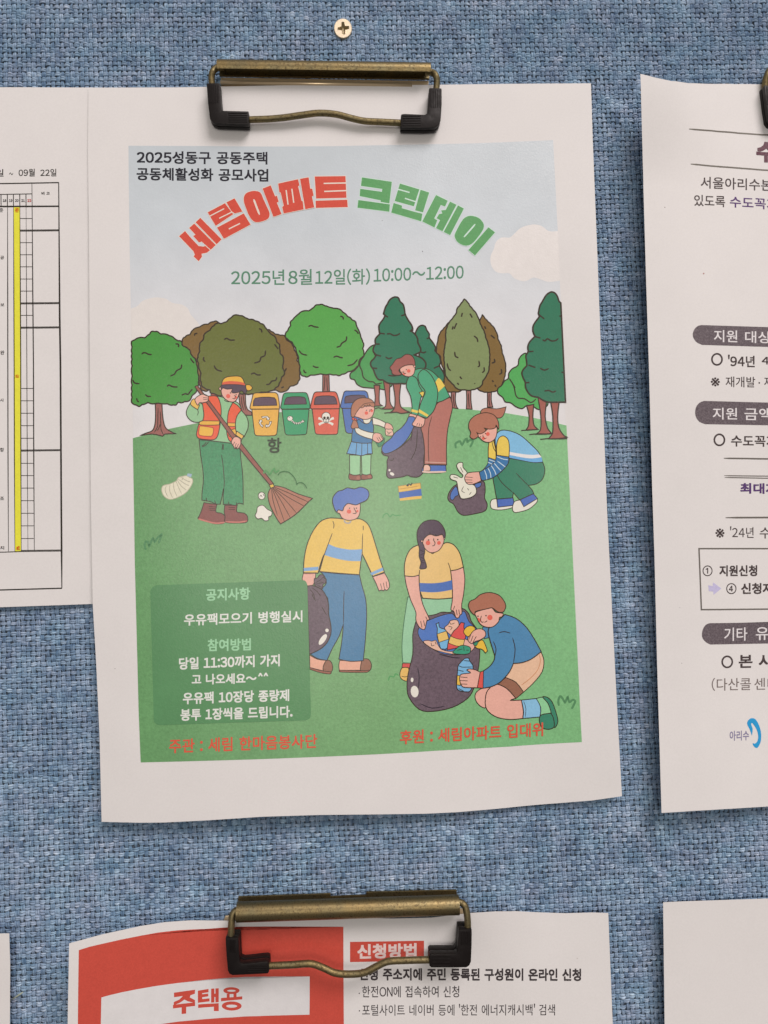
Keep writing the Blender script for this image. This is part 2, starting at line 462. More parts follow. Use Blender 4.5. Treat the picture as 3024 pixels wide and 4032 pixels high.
def weave(horizontal, keep_poly):
    q0, q1 = U([(-560, -560), (3584, 4592)], 0)
    X0, X1, Z0, Z1 = q0[0], q1[0], q1[1], q0[1]
    nx, nz = int((X1 - X0) / PX), int((Z1 - Z0) / PZ)
    n_yarn, n_cross = (nz, nx) if horizontal else (nx, nz)
    pit, per = (PX, PZ) if horizontal else (PZ, PX)
    SUB = 3; K = n_cross * SUB + 1
    VV, FF, CC = [], [], []; base = 0
    for i in range(n_yarn):
        wob = walk(n_cross + 1, .00014, 1); wid = 1 + walk(n_cross + 1, .16, 2); tone = .5 + walk(n_cross + 1, .055, 1) + rng.normal(0, .025)
        hue = np.clip(.5 + walk(n_cross + 1, .25, 12), 0, 1); jit = rng.normal(0, 1, n_cross + 1)
        s = np.arange(K) / SUB                                        # in crossings
        f = lambda a: np.interp(s, np.arange(n_cross + 1), a)
        # over / under:  cos wave, crossing k at s = k + .5
        ph = np.cos(math.pi * (s - .5)) * (1 if (i % 2 == 0) == horizontal else -1)
        amp = .00044 if horizontal else .00036
        shp = np.sign(ph) * np.abs(ph) ** .7
        along = s * pit; mid = (i + .5) * per + f(wob)
        strands = 2
        for k in range(strands):
            sg = (-1, 1)[k]
            sep = (.00042 if horizontal else .00037) * f(wid) * (1 + .2 * sg * f(jit)) * (.66 + .34 * (ph + 1) / 2)
            rad = (.00043 if horizontal else .00042) * f(wid) * (.74 + .26 * (ph + 1) / 2)
            yc = -(.00078 + shp * amp + sg * .00007 * f(jit))
            cross = mid + sg * sep
            ang = np.array([math.pi * a for a in (0.02, .36, .64, .98)])
            cx = cross[:, None] + rad[:, None] * 1.02 * np.cos(ang)[None]
            yy = yc[:, None] - rad[:, None] * .9 * (np.sin(ang)[None] - .25)
            al = np.repeat(along[:, None], 4, 1)
            if horizontal: v = np.stack([X0 + al, yy, Z1 - cx], -1)
            else: v = np.stack([X0 + cx, yy, Z1 - al], -1)
            tn = f(tone) + rng.normal(0, .02) + .05 * f(rng.normal(0, 1, n_cross + 1)) + (.06 * ph + .03 if horizontal else .045 * ph - .05)  # raised floats paler, dips darker: weave shading put into the yarn tone
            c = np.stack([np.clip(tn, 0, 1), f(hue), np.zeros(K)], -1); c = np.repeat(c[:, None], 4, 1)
            ctr = np.stack([v[:-1, :, 0].mean(1), v[:-1, :, 2].mean(1)], -1)
            hide = np.zeros(K - 1, bool)
            for poly in keep_poly: hide |= inside(ctr, poly)
            ks = np.nonzero(~hide)[0]
            idx = base + ks[:, None] * 4
            for a in range(3):
                qd = np.concatenate([idx + a, idx + a + 1, idx + 4 + a + 1, idx + 4 + a], 1)
                if horizontal: qd = qd
                else: qd = qd[:, ::-1]
                FF.append(qd)
            VV.append(v.reshape(-1, 3)); CC.append(c.reshape(-1, 3)); base += K * 4
    V = np.concatenate(VV); F = np.concatenate(FF); C_ = np.concatenate(CC)
    used = np.zeros(len(V), bool); used[F.ravel()] = True; mp = np.cumsum(used) - 1
    V, C_, F = V[used], C_[used], mp[F]
    name = 'weft_yarn' if horizontal else 'warp_yarn'
    me = mesh_np(name, V, F.ravel(), 4, (mat_fabric(horizontal),), smooth=True)
    ca = me.color_attributes.new('strand', 'FLOAT_COLOR', 'POINT')
    ca.data.foreach_set('color', np.c_[C_, np.ones(len(C_))].astype('f').ravel())
    o = link(name, me, board); o['kind'] = 'stuff'; return o
def shrink(px, d, H=.003):
    """outline pulled in by d metres (towards the centre), in XZ"""
    q = U(px, H); c = q.mean(0); v = q - c
    return c + v * np.maximum(0, 1 - d / np.maximum(np.abs(v).min(1) * 0 + np.linalg.norm(v, axis=1), 1e-6) * 1.2)[:, None]

# ------------------------------------------------------------------ sheets: outlines and folds
def px0(*a): return U([a], 0)[0]
# folds are written in board metres: anchors taken at the photo's landmarks
cA = px0(1290, 340); cR = px0(2330, 330); cB = px0(1100, 3238); cBR = px0(2448, 3135)
def H_mid(X, Z):
    h = .0036 + .00012 * (1 - sm(X, .0, .03)) + 0 * X
    zt = cA[1]
    h = h + .0052 * np.exp(-((X - cB[0]) / .055) ** 2) * sm(-Z, -(cB[1] + .15), -cB[1] + .01)            # belly of the free bottom edge
    h = h + .0025 * sm(X, cR[0] - .05, cR[0] + .005) * sm(-Z, .01, .10)
    h = h + .0009 * np.sin(X * 55 + 1) * sm(-Z, .0, .12)
    return h
def H_left(X, Z):
    return .0032 + .0001 * np.sin(Z * 30) + .0022 * sm(-X, .02, .10)
rT = px0(2522, 320)
def H_right(X, Z):
    d = X - rT[0]
    h = .0042 + .0056 * (1 - sm(d, 0, .055)) + .0052 * (1 - sm(d, 0, .04)) * (1 - sm(-Z, .0, .05))
    h = h + .0012 * np.sin(-Z * 22) * (1 - sm(d, .02, .1))
    return h
bT = px0(272, 3690); bM = px0(1354, 3612)
def H_low(X, Z):
    d = X - bT[0]; t = sm(-(Z - bM[1]), 0, .12)
    h = .0042 + .0135 * (1 - sm(d, -.01, .075)) * (1 - .35 * t)
    h = h + .0020 * np.exp(-((X - px0(2000, 3600)[0]) / .018) ** 2) * (1 - t) + .0012 * sm(d, .16, .2)
    h = h + .0028 * t
    return h
def H_blank_r(X, Z): return .0072 - .0015 * sm(X, .22, .30) + .0006 * np.sin(Z * 40)
def H_blank_l(X, Z): return .0078 + .0006 * np.sin(Z * 35)

def base_of(px, h=.003):
    q = U([px], h)[0]; return (q[0], 0, q[1])
O_MID = [(348, 346), (431, 345), (700, 344), (1000, 338), (1100, 336), (1500, 335), (1700, 334), (2000, 330), (2327, 328),
         (2334, 552), (2352, 1000), (2371, 1500), (2390, 2000), (2410, 2400), (2428, 2750), (2449, 3135),
         (2330, 3152), (2100, 3170), (1950, 3185), (1800, 3198), (1675, 3204), (1500, 3206.5), (1250, 3209), (1030, 3216), (800, 3231),
         (650, 3238.5), (550, 3239.5), (400, 3236), (392, 2900), (378, 2600), (365, 2378), (358, 2000), (354, 1500), (350, 900), (346, 600)]
O_LEFT = [(-2450, 352), (-1200, 346), (0, 343.5), (431, 345), (438, 1000), (446, 1800), (452, 2374), (365, 2378), (0, 2391), (-1200, 2432), (-2420, 2476)]
O_RIGHT = [(2522, 290), (2577, 303.5), (2645, 318), (2713, 326.6), (2781, 330), (2998, 332), (3400, 330), (4550, 318),
           (4590, 1700), (4640, 3090), (3024, 3175.5), (2605, 3201), (2596, 2900), (2588, 2632), (2577, 2190), (2568, 1920), (2555, 1438), (2544, 1100), (2533, 720)]
O_LOW = [(272, 3715), (400, 3680), (550, 3647), (650, 3631), (750, 3624), (880, 3625), (1030, 3628), (1115, 3622), (1354, 3612), (1553, 3617),
         (1700, 3613), (1778, 3604), (1850, 3595), (1950, 3589), (2029, 3588), (2130, 3593), (2228, 3596), (2330, 3593), (2395, 3595),
         (2403, 3800), (2413, 4040), (2460, 5200), (2520, 6480), (1400, 6520), (240, 6560), (255, 5200), (266, 4040)]
O_BR = [(2611, 3553), (2700, 3549), (3024, 3538), (3500, 3530), (4620, 3515), (4700, 5000), (3600, 5400), (2640, 5460), (2617, 4032)]
O_BL = [(36, 3675.5), (0, 3676), (-700, 3682), (-1750, 3690), (-1760, 5200), (-800, 5400), (28, 5420), (38, 4200), (40, 3800)]
keep = []
for o_ in (O_MID, O_LEFT, O_RIGHT, O_LOW, O_BR, O_BL):
    q = U(o_, .002); x0, x1, z0, z1 = q[:, 0].min(), q[:, 0].max(), q[:, 1].min(), q[:, 1].max()
    dd = .022; x0i = np.sort(q[:, 0])[len(q) // 4 if False else 1] + dd
    keep.append([(x0 + dd, z0 + dd), (x1 - dd, z0 + dd), (x1 - dd, z1 - dd), (x0 + dd, z1 - dd)])
_s = U([(1350, 110)], .001)[0]; keep.append([(_s[0] + .0034 * math.cos(k * .5236), _s[1] + .0034 * math.sin(k * .5236)) for k in range(12)])
weave(True, keep); weave(False, keep)
# ------------------------------------------------------------------ left work-schedule sheet
K0 = (40, 34, 28)
rootL = thing('schedule_sheet', 'printed schedule table with a yellow column, tucked under the poster on the left', 'paper sheet', base_of((0, 1300)))
sl = Sheet(rootL, H_left, .016); sl.body(O_LEFT)
sl.part('table_rules', 'black ruled table lines')
sl.part('yellow_column', 'yellow highlighted column of the table')
sl.fill('0', '', (224, 214, 60), raw=[tp('L', 107, 428), tp('L', 156, 428), tp('L', 163, 1240), tp('M', 165, 0), tp('M', 164, 600), tp('M', 166, 1482), tp('M', 118, 1482), tp('M', 115, 600), tp('M', 113, 0), tp('L', 111, 1240)])
sl.part_name = 0
def LM(xl, xm0, xm1, y0L=None, y1='M1482', w=2.4):
    P = []
    if y0L is not None: P.append(tp('L', xl, y0L))
    P += [tp('L', xl + (xm0 - xl) * .55, 1100), tp('M', xm0, 0), tp('M', (xm0 + xm1) / 2 - 1, 740), tp('M', xm1, 1480)]
    sl.stroke(P, K0, w)
sl.stroke([tp('L', -2000, 262), tp('L', -600, 248), tp('L', 462, 238)], K0, 2.8)
sl.stroke([tp('L', 462, 236), tp('L', 470, 1300), tp('M', 476, 0), tp('M', 480, 700), tp('M', 485, 1480), tp('N', 487, 112)], K0, 4.2)
sl.stroke([tp('L', -2000, 440), tp('L', 0, 426), tp('L', 465, 424)], K0, 3.6)
sl.stroke([tp('L', -2000, 345), tp('L', 0, 331), tp('L', 250, 327)], K0, 2)
for x in (8, 58, 106, 156, 205): sl.stroke([tp('L', x, 330), tp('L', x + 1, 424)], K0, 2)
LM(60, 62, 67, 426, w=2.4); LM(107, 112, 118, 426, w=2.2); LM(157, 164, 168, 426, w=2.4); LM(206, 212, 221, 426, w=1.6); LM(252, 264, 271, 240, w=2.6)
for x in (-140, -90, -40): LM(x, x + 5, x + 10, 426, w=1.6)
for y in (612, 1185, 1376):
    sl.stroke([tp('L', 160, y), tp('L', 466, y - 3)], K0, 1.9); sl.stroke([tp('L', 160, y + 8), tp('L', 466, y + 5)], K0, 1.9)
for y in (684, 1474):
    sl.stroke([tp('M', 165, y), tp('M', 480, y - 4)], K0, 1.9); sl.stroke([tp('M', 165, y + 8), tp('M', 480, y + 4)], K0, 1.9)
for y in (521, 711, 806, 901, 997, 1092, 1283): sl.stroke([tp('L', 160, y), tp('L', 258, y)], K0, 1.5)
for y in (199, 296, 394, 492, 591, 788, 885, 983, 1082, 1181, 1280, 1380): sl.stroke([tp('M', 165, y), tp('M', 266, y)], K0, 1.5)
sl.stroke([tp('M', -2000, 1512), tp('M', 0, 1488), tp('M', 170, 1482)], K0, 2)
sl.stroke([tp('N', -2000, 150), tp('N', 0, 126), tp('N', 488, 112)], K0, 3)
sl.part('table_lettering')
T = sl.text
T('일', 'L', (-32, 191), (28, 190), (-32, 133), K0, .006); T('~', 'L', (72, 180), (104, 178), (72, 160), K0)
T('09월', 'L', (147, 191), (275, 189), (147, 131), K0, .006); T('22일', 'L', (318, 190), (444, 188), (318, 131), K0, .006)
T('비 고', 'L', (327, 335), (392, 334), (327, 311), K0, .02)
for s, x in (('18', 22), ('19', 71), ('20', 119), ('21', 168)): T(s, 'L', (x, 390), (x + 28, 390), (x, 369), (45, 42, 42), .02)
T('22', 'L', (216, 390), (247, 390), (216, 369), (190, 60, 55), .02)
T('준', 'L', (-6, 471), (26, 470), (-6, 441), K0, .01); T('준', 'L', (119, 472), (150, 471), (119, 440), (205, 95, 25), .02)
T('공', 'L', (2, 843), (32, 842), (2, 815), K0, .01); T('보', 'L', (3, 1210), (34, 1210), (3, 1187), K0, .01); T('완', 'L', (3, 1593), (35, 1592), (3, 1560), K0, .01)
T('공', 'M', (122, 118), (149, 118), (122, 88), (205, 110, 25), .02, rot=1)
T('사', 'M', (0, 306), (31, 305), (0, 278), K0, .01); T('항', 'M', (0, 698), (32, 697), (0, 666), K0, .01)
T('조', 'M', (0, 1077), (32, 1076), (0, 1052), K0, .01); T('치', 'M', (2, 1468), (33, 1467), (2, 1440), K0, .01)
T('일', 'M', (131, 1470), (157, 1470), (131, 1438), (205, 95, 25), .02, rot=1)
sl.flush()

# ------------------------------------------------------------------ right water-tap notice
rootR = thing('water_notice', 'white notice with rounded dark heading bars, its left edge curling off the board', 'paper sheet', base_of((2800, 1700)))
sr = Sheet(rootR, H_right, .01); sr.body(O_RIGHT)
GC, PC, DC = (72, 60, 58), (86, 56, 104), (92, 78, 84)
sr.part('rule_lines')
sr.line('W', '1200,750 1320,760 1500,775 1659,785 2300,800', (108, 100, 90), 3.6)
sr.line('W', '1210,953 1330,965 1500,978 1659,990 2300,1008', (108, 100, 90), 3.6)
sr.line('O', '1197,1873 1430,1876 1659,1880 3000,1890', (104, 96, 88), 3.6)
sr.line('O', '1200,2055 1430,2058 1659,2060 3000,2066|1205,2074 1430,2078 1659,2082 3000,2088', (104, 96, 88), 2.4)
sr.line('Q', '1215,368 1659,366 3000,362', (104, 96, 88), 4)
sr.line('Q', '3000,690 1659,692 937,692 950,1010 962,1331 1659,1325 3000,1318', (104, 96, 88), 3.4, smooth=False)
def pill(t, pts):
    sr.fill(t, pts, 'pill_ink')
m_, t_, b_ = nt('pill_ink'); v_ = objcoord(t_)
r_ = t_.nodes.new('ShaderNodeValToRGB'); t_.links.new(noise(t_, v_, 1700, 3, .8), r_.inputs[0])
r_.color_ramp.elements[0].position = .35; r_.color_ramp.elements[0].color = (*alb((74, 62, 66)), 1)
r_.color_ramp.elements[1].position = .68; r_.color_ramp.elements[1].color = (*alb((118, 105, 106)), 1)
t_.links.new(r_.outputs[0], b_.inputs['Base Color']); b_.inputs['Roughness'].default_value = .5; MATS['pill_ink'] = m_
sr.part('heading_bar', 'dark rounded heading bar reading 지원 대상')
pill('O', '960,478* 1659,500* 3000,540* 3000,750* 1659,708* 970,686* 915,660 880,615 872,570 890,520 925,488')
sr.text('지원', 'O', (1092, 655), (1337, 662), (1092, 528), (222, 212, 214), .005); sr.text('대상', 'O', (1418, 664), (1688, 672), (1418, 540), (222, 212, 214), .005)
sr.part('heading_bar', 'dark rounded heading bar reading 지원 금액')
pill('O', '990,1272* 1659,1290* 3000,1320* 3000,1560* 1659,1528* 1000,1516* 940,1490 905,1440 897,1385 910,1330 945,1290')
sr.text('지원', 'O', (1080, 1466), (1335, 1470), (1080, 1342), (222, 212, 214), .005); sr.text('금액', 'O', (1412, 1474), (1690, 1478), (1412, 1345), (222, 212, 214), .005)
sr.part('heading_bar', 'dark rounded heading bar reading 기타 유')
pill('Q', '1050,1472* 1659,1465* 3000,1440* 3000,1660* 1659,1685* 1055,1696* 1010,1672 975,1630 968,1580 985,1520 1015,1485')
sr.text('기타', 'Q', (1200, 1660), (1442, 1655), (1200, 1520), (222, 212, 214), .003); sr.text('유', 'Q', (1530, 1650), (1665, 1648), (1530, 1515), (222, 212, 214), .003)
sr.part('notice_lettering')
T = sr.text
T('수', 'W', (1590, 942), (1705, 948), (1590, 822), (92, 54, 64), .03)
T('서울아리수본', 'W', (1268, 1094), (1682, 1112), (1268, 1026), GC, .006)
T('있도록', 'W', (1230, 1196), (1410, 1205), (1230, 1130), GC, .006); T('수도꼭지', 'W', (1437, 1205), (1712, 1222), (1437, 1140), PC, .008)
for t, x, y in (('O', 1125, 837), ('O', 1150, 1680), ('Q', 1232, 1877)): sr.disc(t, x, y, 53, GC, ry=58, ring=True, lw=4, n=26)
T("'94년", 'O', (1240, 915), (1520, 920), (1240, 788), GC, .012); T('4월', 'O', (1592, 895), (1780, 905), (1592, 800), GC, .012)
T('※', 'O', (1060, 1120), (1155, 1122), (1060, 1025), GC, .004); T('재개발', 'O', (1215, 1128), (1525, 1132), (1215, 1016), GC, .002)
sr.disc('O', 1567, 1084, 9, GC); T('재건', 'O', (1618, 1128), (1810, 1132), (1618, 1018), GC, .002)
T('수도꼭지', 'O', (1272, 1750), (1745, 1756), (1272, 1630), GC, .012)
T('최대지', 'Q', (1368, 115), (1750, 120), (1368, 4), PC, .02)
T('※', 'Q', (1108, 578), (1203, 579), (1108, 480), GC, .004); T("'24년", 'Q', (1262, 578), (1508, 580), (1262, 458), GC, .002); T('수도', 'Q', (1572, 585), (1810, 587), (1572, 470), GC, .002)
T('①', 'Q', (975, 980), (1078, 980), (975, 868), GC, .004); T('지원신청', 'Q', (1150, 982), (1545, 980), (1150, 866), GC, .018)
T('④', 'Q', (1222, 1168), (1328, 1168), (1222, 1053), GC, .004); T('신청자', 'Q', (1378, 1168), (1715, 1166), (1378, 1052), GC, .018)
T('본 사업', 'Q', (1352, 1945), (1850, 1935), (1352, 1800), GC, .016)
T('(다산콜', 'Q', (1070, 2182), (1480, 2176), (1070, 2046), (118, 104, 98), .0); T('센터', 'Q', (1515, 2172), (1755, 2168), (1515, 2046), (118, 104, 98), .0)
sr.part('arrow_mark', 'faded lavender arrow before the circled four')
sr.fill('Q', '1035,1075* 1080,1085* 1085,1045* 1170,1108* 1090,1175* 1085,1140* 1040,1138*', (190, 180, 204), smooth=False)
sr.part('printed_logo', 'blue drop-shaped ring logo with small grey lettering')
T('아리수', 'R', (1258, 842), (1460, 838), (1258, 738), (136, 126, 150), .012)
sr.fill('R', '1440,660 1450,630 1480,606 1520,612 1550,650 1575,710 1587,780 1582,850 1560,900 1538,918 1510,900 1497,868 1520,872 1545,850 1556,800 1545,740 1520,690 1490,655 1482,670 1498,720 1490,790* 1470,730 1450,690', (44, 148, 196))
sr.part('ink_speck')
sr.disc('W', 1285, 1590, 5, (170, 130, 120), n=7); sr.disc('W', 1060, 1204, 4, (120, 110, 105), ry=2, n=7); sr.disc('Q', 757, 1892, 4, (120, 110, 105), n=6); sr.disc('Q', 735, 1310, 9, (175, 168, 165), ry=2, n=6)
sr.flush()

# ------------------------------------------------------------------ blank sheets
rootBR = thing('blank_sheet', 'blank white sheet in the lower right corner, standing off the fabric', 'paper sheet', base_of((2900, 3900)))
Sheet(rootBR, H_blank_r, .02).body(O_BR)
rootBL = thing('blank_sheet', 'corner of a blank white sheet at the lower left edge', 'paper sheet', base_of((0, 3900)))
Sheet(rootBL, H_blank_l, .02).body(O_BL)

# ------------------------------------------------------------------ lower red and white notice
rootU = thing('red_notice', 'red and white notice curling off the board at its upper left corner', 'paper sheet', base_of((1350, 3900)))
su = Sheet(rootU, H_low, .008); su.body(O_LOW)
RED = (196, 75, 60)
su.part('printed_panel', 'solid red panel framing a white title box')
su.fill('0', '', RED, raw=[tp('S', *p) for p in ((220, 1078), (300, 1052), (400, 1029), (550, 995), (700, 965), (850, 938), (1000, 921), (1100, 915), (1200, 911), (1300, 913))] +
        [tp('T', *p) for p in ((0, 345), (100, 349), (200, 350), (300, 347), (430, 340), (560, 334), (680, 331), (757, 330), (758, 600), (760, 908), (762, 1300), (775, 2600), (790, 4300))] +
        [tp('S', *p) for p in ((230, 5200), (205, 3400), (208, 2400), (213, 1660), (216, 1350))])
WH = (216, 208, 202)
su.fill('0', '', WH, raw=[tp('S', *p) for p in ((398, 1450), (470, 1430), (560, 1409), (680, 1385), (800, 1364), (900, 1349), (1000, 1336), (1150, 1318), (1300, 1306), (1500, 1296))] +
        [tp('T', *p) for p in ((100, 640), (250, 637), (400, 631), (557, 625), (557, 740), (556, 852), (430, 855), (250, 860), (100, 867))] +
        [tp('S', *p) for p in ((1500, 1603), (1300, 1613), (1150, 1626), (1000, 1640), (900, 1654), (700, 1690), (550, 1720), (392, 1758))])
su.part('printed_title_tag', 'small red tag with pale lettering')
su.fill('T', '797,420* 1000,417* 1236,413* 1236,530* 1000,536* 797,540*', RED, smooth=False)
su.text('신청방법', 'T', (840, 522), (1192, 514), (840, 434), (232, 196, 186), .024)
su.part('notice_lettering')
T = su.text
# heavy title, hand-cut blocks
def blk(sh, tile, polys, col, **k):
    for p in polys: sh.fill(tile, p, col, smooth=False, **k)
blk(su, 'S', ['970,1412 1136,1388 1134,1420 1100,1432 1094,1448 1136,1470 1134,1492 1080,1480 1052,1466 1018,1490 968,1512 968,1485 1012,1466 1040,1438 970,1448',
              '962,1508 1136,1487 1136,1516 1066,1524 1066,1576 1030,1580 1030,1528 962,1536'], RED)
blk(su, 'S', ['1158,1396 1242,1382 1242,1408 1192,1416 1192,1424 1240,1418 1240,1440 1192,1448 1192,1462 1250,1456 1250,1480 1158,1492',
              '1262,1380 1288,1378 1288,1420 1296,1418 1296,1378 1322,1376 1322,1486 1296,1488 1296,1444 1288,1446 1288,1488 1262,1490',
              '1160,1504 1322,1494 1322,1556 1284,1556 1284,1522 1160,1532'], RED)
su.disc('S', 1422, 1395, 64, RED, ry=27, n=24); su.disc('S', 1422, 1396, 34, WH, ry=8, n=16)
blk(su, 'S', ['1340,1454 1385,1450 1385,1420 1408,1420 1408,1448 1438,1446 1438,1418 1462,1416 1462,1444 1507,1440 1507,1464 1340,1480'], RED)
su.disc('S', 1424, 1516, 78, RED, ry=36, n=28); su.disc('S', 1424, 1517, 44, WH, ry=12, n=18)
K1 = (62, 54, 54)
T('신청 주소지에 주민 등록된 구성원이 온라인 신청', 'U', (172, 540), (1490, 544), (172, 466), K1, .02)
T('한전ON에 접속하여 신청', 'U', (190, 641), (766, 640), (190, 573), K1, .0); su.disc('U', 173, 617, 4, K1, n=8)
T("포털사이트 네이버 등에 ‘한전 에너지캐시백’ 검색", 'U', (190, 750), (1335, 748), (190, 680), K1, .0); su.disc('U', 174, 721, 4, K1, n=8)
su.part('ink_speck')
su.disc('V', 310, 1025, 5, (200, 190, 180), n=7)
su.flush()

# ------------------------------------------------------------------ the poster
rootM = thing('poster', 'clean-up day poster with a park scene, clipped in the middle of the board', 'poster', base_of((1370, 1700)))
sp = Sheet(rootM, H_mid, .008); sp.body(O_MID)
xa, xb = U([(505, 1800)], 0)[0][0], U([(2260, 1800)], 0)[0][0]
ya, yb = U([(1300, 575)], 0)[0][1], U([(1300, 1720)], 0)[0][1]
ink_grad('print_sky', [(0, (189, 192, 191)), (.3, (198, 200, 199)), (.62, (212, 208, 205)), (1, (217, 209, 203))], 2, ya, yb, .012)
ink_grad('print_grass', [(0, (102, 149, 94)), (.25, (112, 155, 102)), (.55, (120, 162, 108)), (.85, (124, 178, 120)), (1, (124, 177, 118))], 0, xa, xb, .13, 900)
ink_grad('print_trousers', [(0, (62, 134, 88)), (1, (66, 138, 92))], 0, xa, xb, .2, 900)
ink_grad('print_bag', [(0, (94, 76, 84)), (1, (106, 87, 94))], 0, xa, xb, .26, 1000)
ink_grad('print_box', [(0, (88, 136, 88)), (1, (88, 136, 86))], 0, xa, xb, .05, 900)
LN = (50, 38, 26)
sp.part('printed_sky', 'pale blue printed sky')
sp.fill('0', '', 'print_sky', raw=[(506, 574), (800, 575), (1050, 577), (1300, 576), (1600, 570), (1850, 565), (2178, 552), (2196, 910), (2208, 1190), (2222, 1560), (2245, 1970), (528, 1970), (518, 1340), (511, 1000), (507, 700)])
CL = (218, 209, 202)
sp.part('printed_cloud', 'cream cloud at the right margin of the print')
sp.fill('B', '1673,540* 1600,540 1540,497 1470,488 1380,515 1320,570 1290,592 1230,590 1185,625 1168,680 1142,740 1148,810 1185,860 1240,872 1290,872 1330,912 1410,935 1480,905 1530,918 1600,940 1688,930*', (222, 212, 203))
sp.part('printed_cloud', 'cream cloud at the left margin of the print')
sp.fill('C', '31,150* 80,132 120,92 180,70 240,62 310,75 350,102 380,110 430,118 480,150 500,195 520,218 550,250 575,290 590,340* 440,420* 36,430*', (218, 208, 198))
sp.part('printed_lawn', 'mottled green printed lawn')
sp.fill('0', '', 'print_grass', raw=[tp('C', 46, 1170), tp('C', 200, 1130), tp('C', 330, 1097), tp('C', 450, 1072), tp('C', 560, 1050), tp('C', 960, 985), tp('D', 245, 945), tp('D', 480, 930), tp('D', 740, 920), tp('D', 1000, 925), tp('D', 1450, 940),
        tp('E', 980, 972), tp('E', 1150, 1000), tp('E', 1250, 1020), tp('E', 1460, 1070), (2245, 1970), (2262, 2330), (2286, 2830), (2291, 2922), (2000, 2940), (1700, 2957), (1500, 2969), (1330, 2977), (1000, 2990), (554, 3002), (546, 2800), (531, 2220), (526, 1900)])
def leafmarks(t, s): sp.line(t, s, LN, 3.4)
TR = (150, 92, 82)
sp.part('printed_tree', 'bright green round tree at the left margin')
sp.fill('C', '222,890* 275,890* 280,980 290,1050 310,1095 360,1125 388,1136* 300,1138 280,1155* 200,1138 103,1150* 150,1130 200,1110 220,1060 225,980', TR, LN, 2.6)
sp.line('C', '245,930 243,1010 240,1080 215,1125|262,960 265,1030 268,1100 285,1140|235,1110 250,1095 260,1060', LN, 2)
sp.fill('C', '38,890* 38,410* 70,388 110,380 145,376 170,358 190,335 228,330 265,348 320,356 352,368 380,394 425,408 440,442 490,470 512,520 540,548 553,600 567,680 558,760 545,800 520,830 490,872 440,888 400,890 380,910 340,906 290,897 240,897 200,897 160,893 130,903 95,918 62,905', (70, 141, 58), LN, 3.2, bump=(3.2, 30))
leafmarks('C', '115,510 130,498 150,500 170,510 195,512|380,428 405,432 405,455|500,540 515,565 530,580|432,590 425,620 390,640 375,665 340,682|45,710 60,735 100,742|315,765 330,752 360,765 400,768|430,832 460,820 480,825 500,800 515,785|145,825 160,840 190,842|75,855 85,880 95,885')
sp.part('printed_tree', 'brown tree behind the olive one')
sp.fill('C', '435,400 460,370 500,350 515,320 555,300 600,280 640,270 680,252 720,258 800,400 800,700 640,790 620,800 590,790 570,740 565,690 550,590 540,545 510,520 490,470 440,440', (122, 94, 48), LN, 3, bump=(2.5, 26))
sp.fill('C', '1100,320 1170,352 1240,365 1260,400 1300,430 1315,470 1340,520 1340,560 1365,600 1355,640 1360,700 1330,750 1290,760 1250,800 1215,808 1180,795 1120,780 1000,600', (122, 94, 48), LN, 3, bump=(2.5, 26))
leafmarks('C', '530,365 535,350 555,345|1235,655 1255,620|1215,775 1235,765')
sp.part('printed_tree', 'wide olive tree')
sp.fill('C', '662,800* 715,800* 716,872* 660,872*', (150, 72, 62), LN, 2); sp.fill('C', '880,800* 932,800* 935,900 950,945 980,965 982,990* 925,985 900,940 885,880', TR, LN, 2.4); sp.line('C', '900,840 905,900 920,950|915,830 922,890 935,950', LN, 2)
sp.fill('C', '1060,800* 1110,795* 1112,812* 1058,816*', TR, LN, 2)
sp.fill('C', '700,270 760,265 800,240 825,215 860,202 905,207 930,225 1000,242 1050,265 1085,290 1110,330 1160,370 1180,410 1200,440 1205,500 1233,540 1225,600 1238,660 1215,700 1195,750 1165,780 1130,800 1050,812 980,824 900,820 800,832 740,836 700,826 660,812 650,790 600,770 580,720 580,660 565,600 556,540 573,480 572,430 600,400 605,360 640,330 670,300', (102, 107, 48), LN, 3.2, bump=(3.0, 30))
leafmarks('C', '765,395 785,385 810,398 850,398|1090,480 1085,520 1055,535 1045,565 1000,580|605,530 603,555 618,568|685,598 705,630 750,645|975,668 1000,658 1025,672 1055,672|1180,690 1170,715 1140,722 1120,745 1095,748|1038,308 1058,318 1062,340|1160,430 1180,455 1190,470')
sp.part('printed_tree', 'bright green round tree behind the red bin')
sp.fill('D', '342,660* 390,660* 395,815* 340,815*', TR, LN, 2.4); sp.line('D', '358,680 356,740 350,800|374,690 376,760 382,800', LN, 2)
sp.fill('D', '47,360 60,330 85,290 92,250 130,215 160,182 200,170 250,160 280,130 320,118 370,130 390,142 440,147 490,167 525,200 570,235 603,262 610,300 635,340 640,380 662,420 658,470 668,520 650,550 635,580 600,622 560,642 510,662 470,676 430,670 380,668 330,667 280,670 240,678 210,687 182,677 166,660 160,600 150,540 140,500 130,470 110,430 90,408 57,385', (84, 157, 70), LN, 3.2, bump=(3.0, 30))
leafmarks('D', '228,292 250,283 275,293 310,298|530,368 525,400 490,425 480,445 450,455|155,478 175,505 220,518|425,535 450,525 480,535 500,538|478,210 500,218 503,238|590,318 610,330 622,350|535,600 570,592 590,580 615,550|262,600 285,612 310,612|190,630 200,652 215,655')
sp.part('printed_bush', 'mid green bush left of the pine')
BG = (72, 148, 78)
sp.fill('D', '690,480 730,442 790,440 830,520 860,640 880,700 885,755 860,772 830,788 800,784 750,778 700,774 650,768 610,745 592,712 560,700 558,662 590,638 622,600 630,555 665,520', BG, LN, 3)
sp.line('D', '670,520 640,560 632,600 650,640 660,690 700,722 740,728 760,745 810,735', LN, 3)
sp.part('printed_tree', 'small dark pine behind the man in green')
PN = (42, 111, 80); TB = (154, 84, 70)
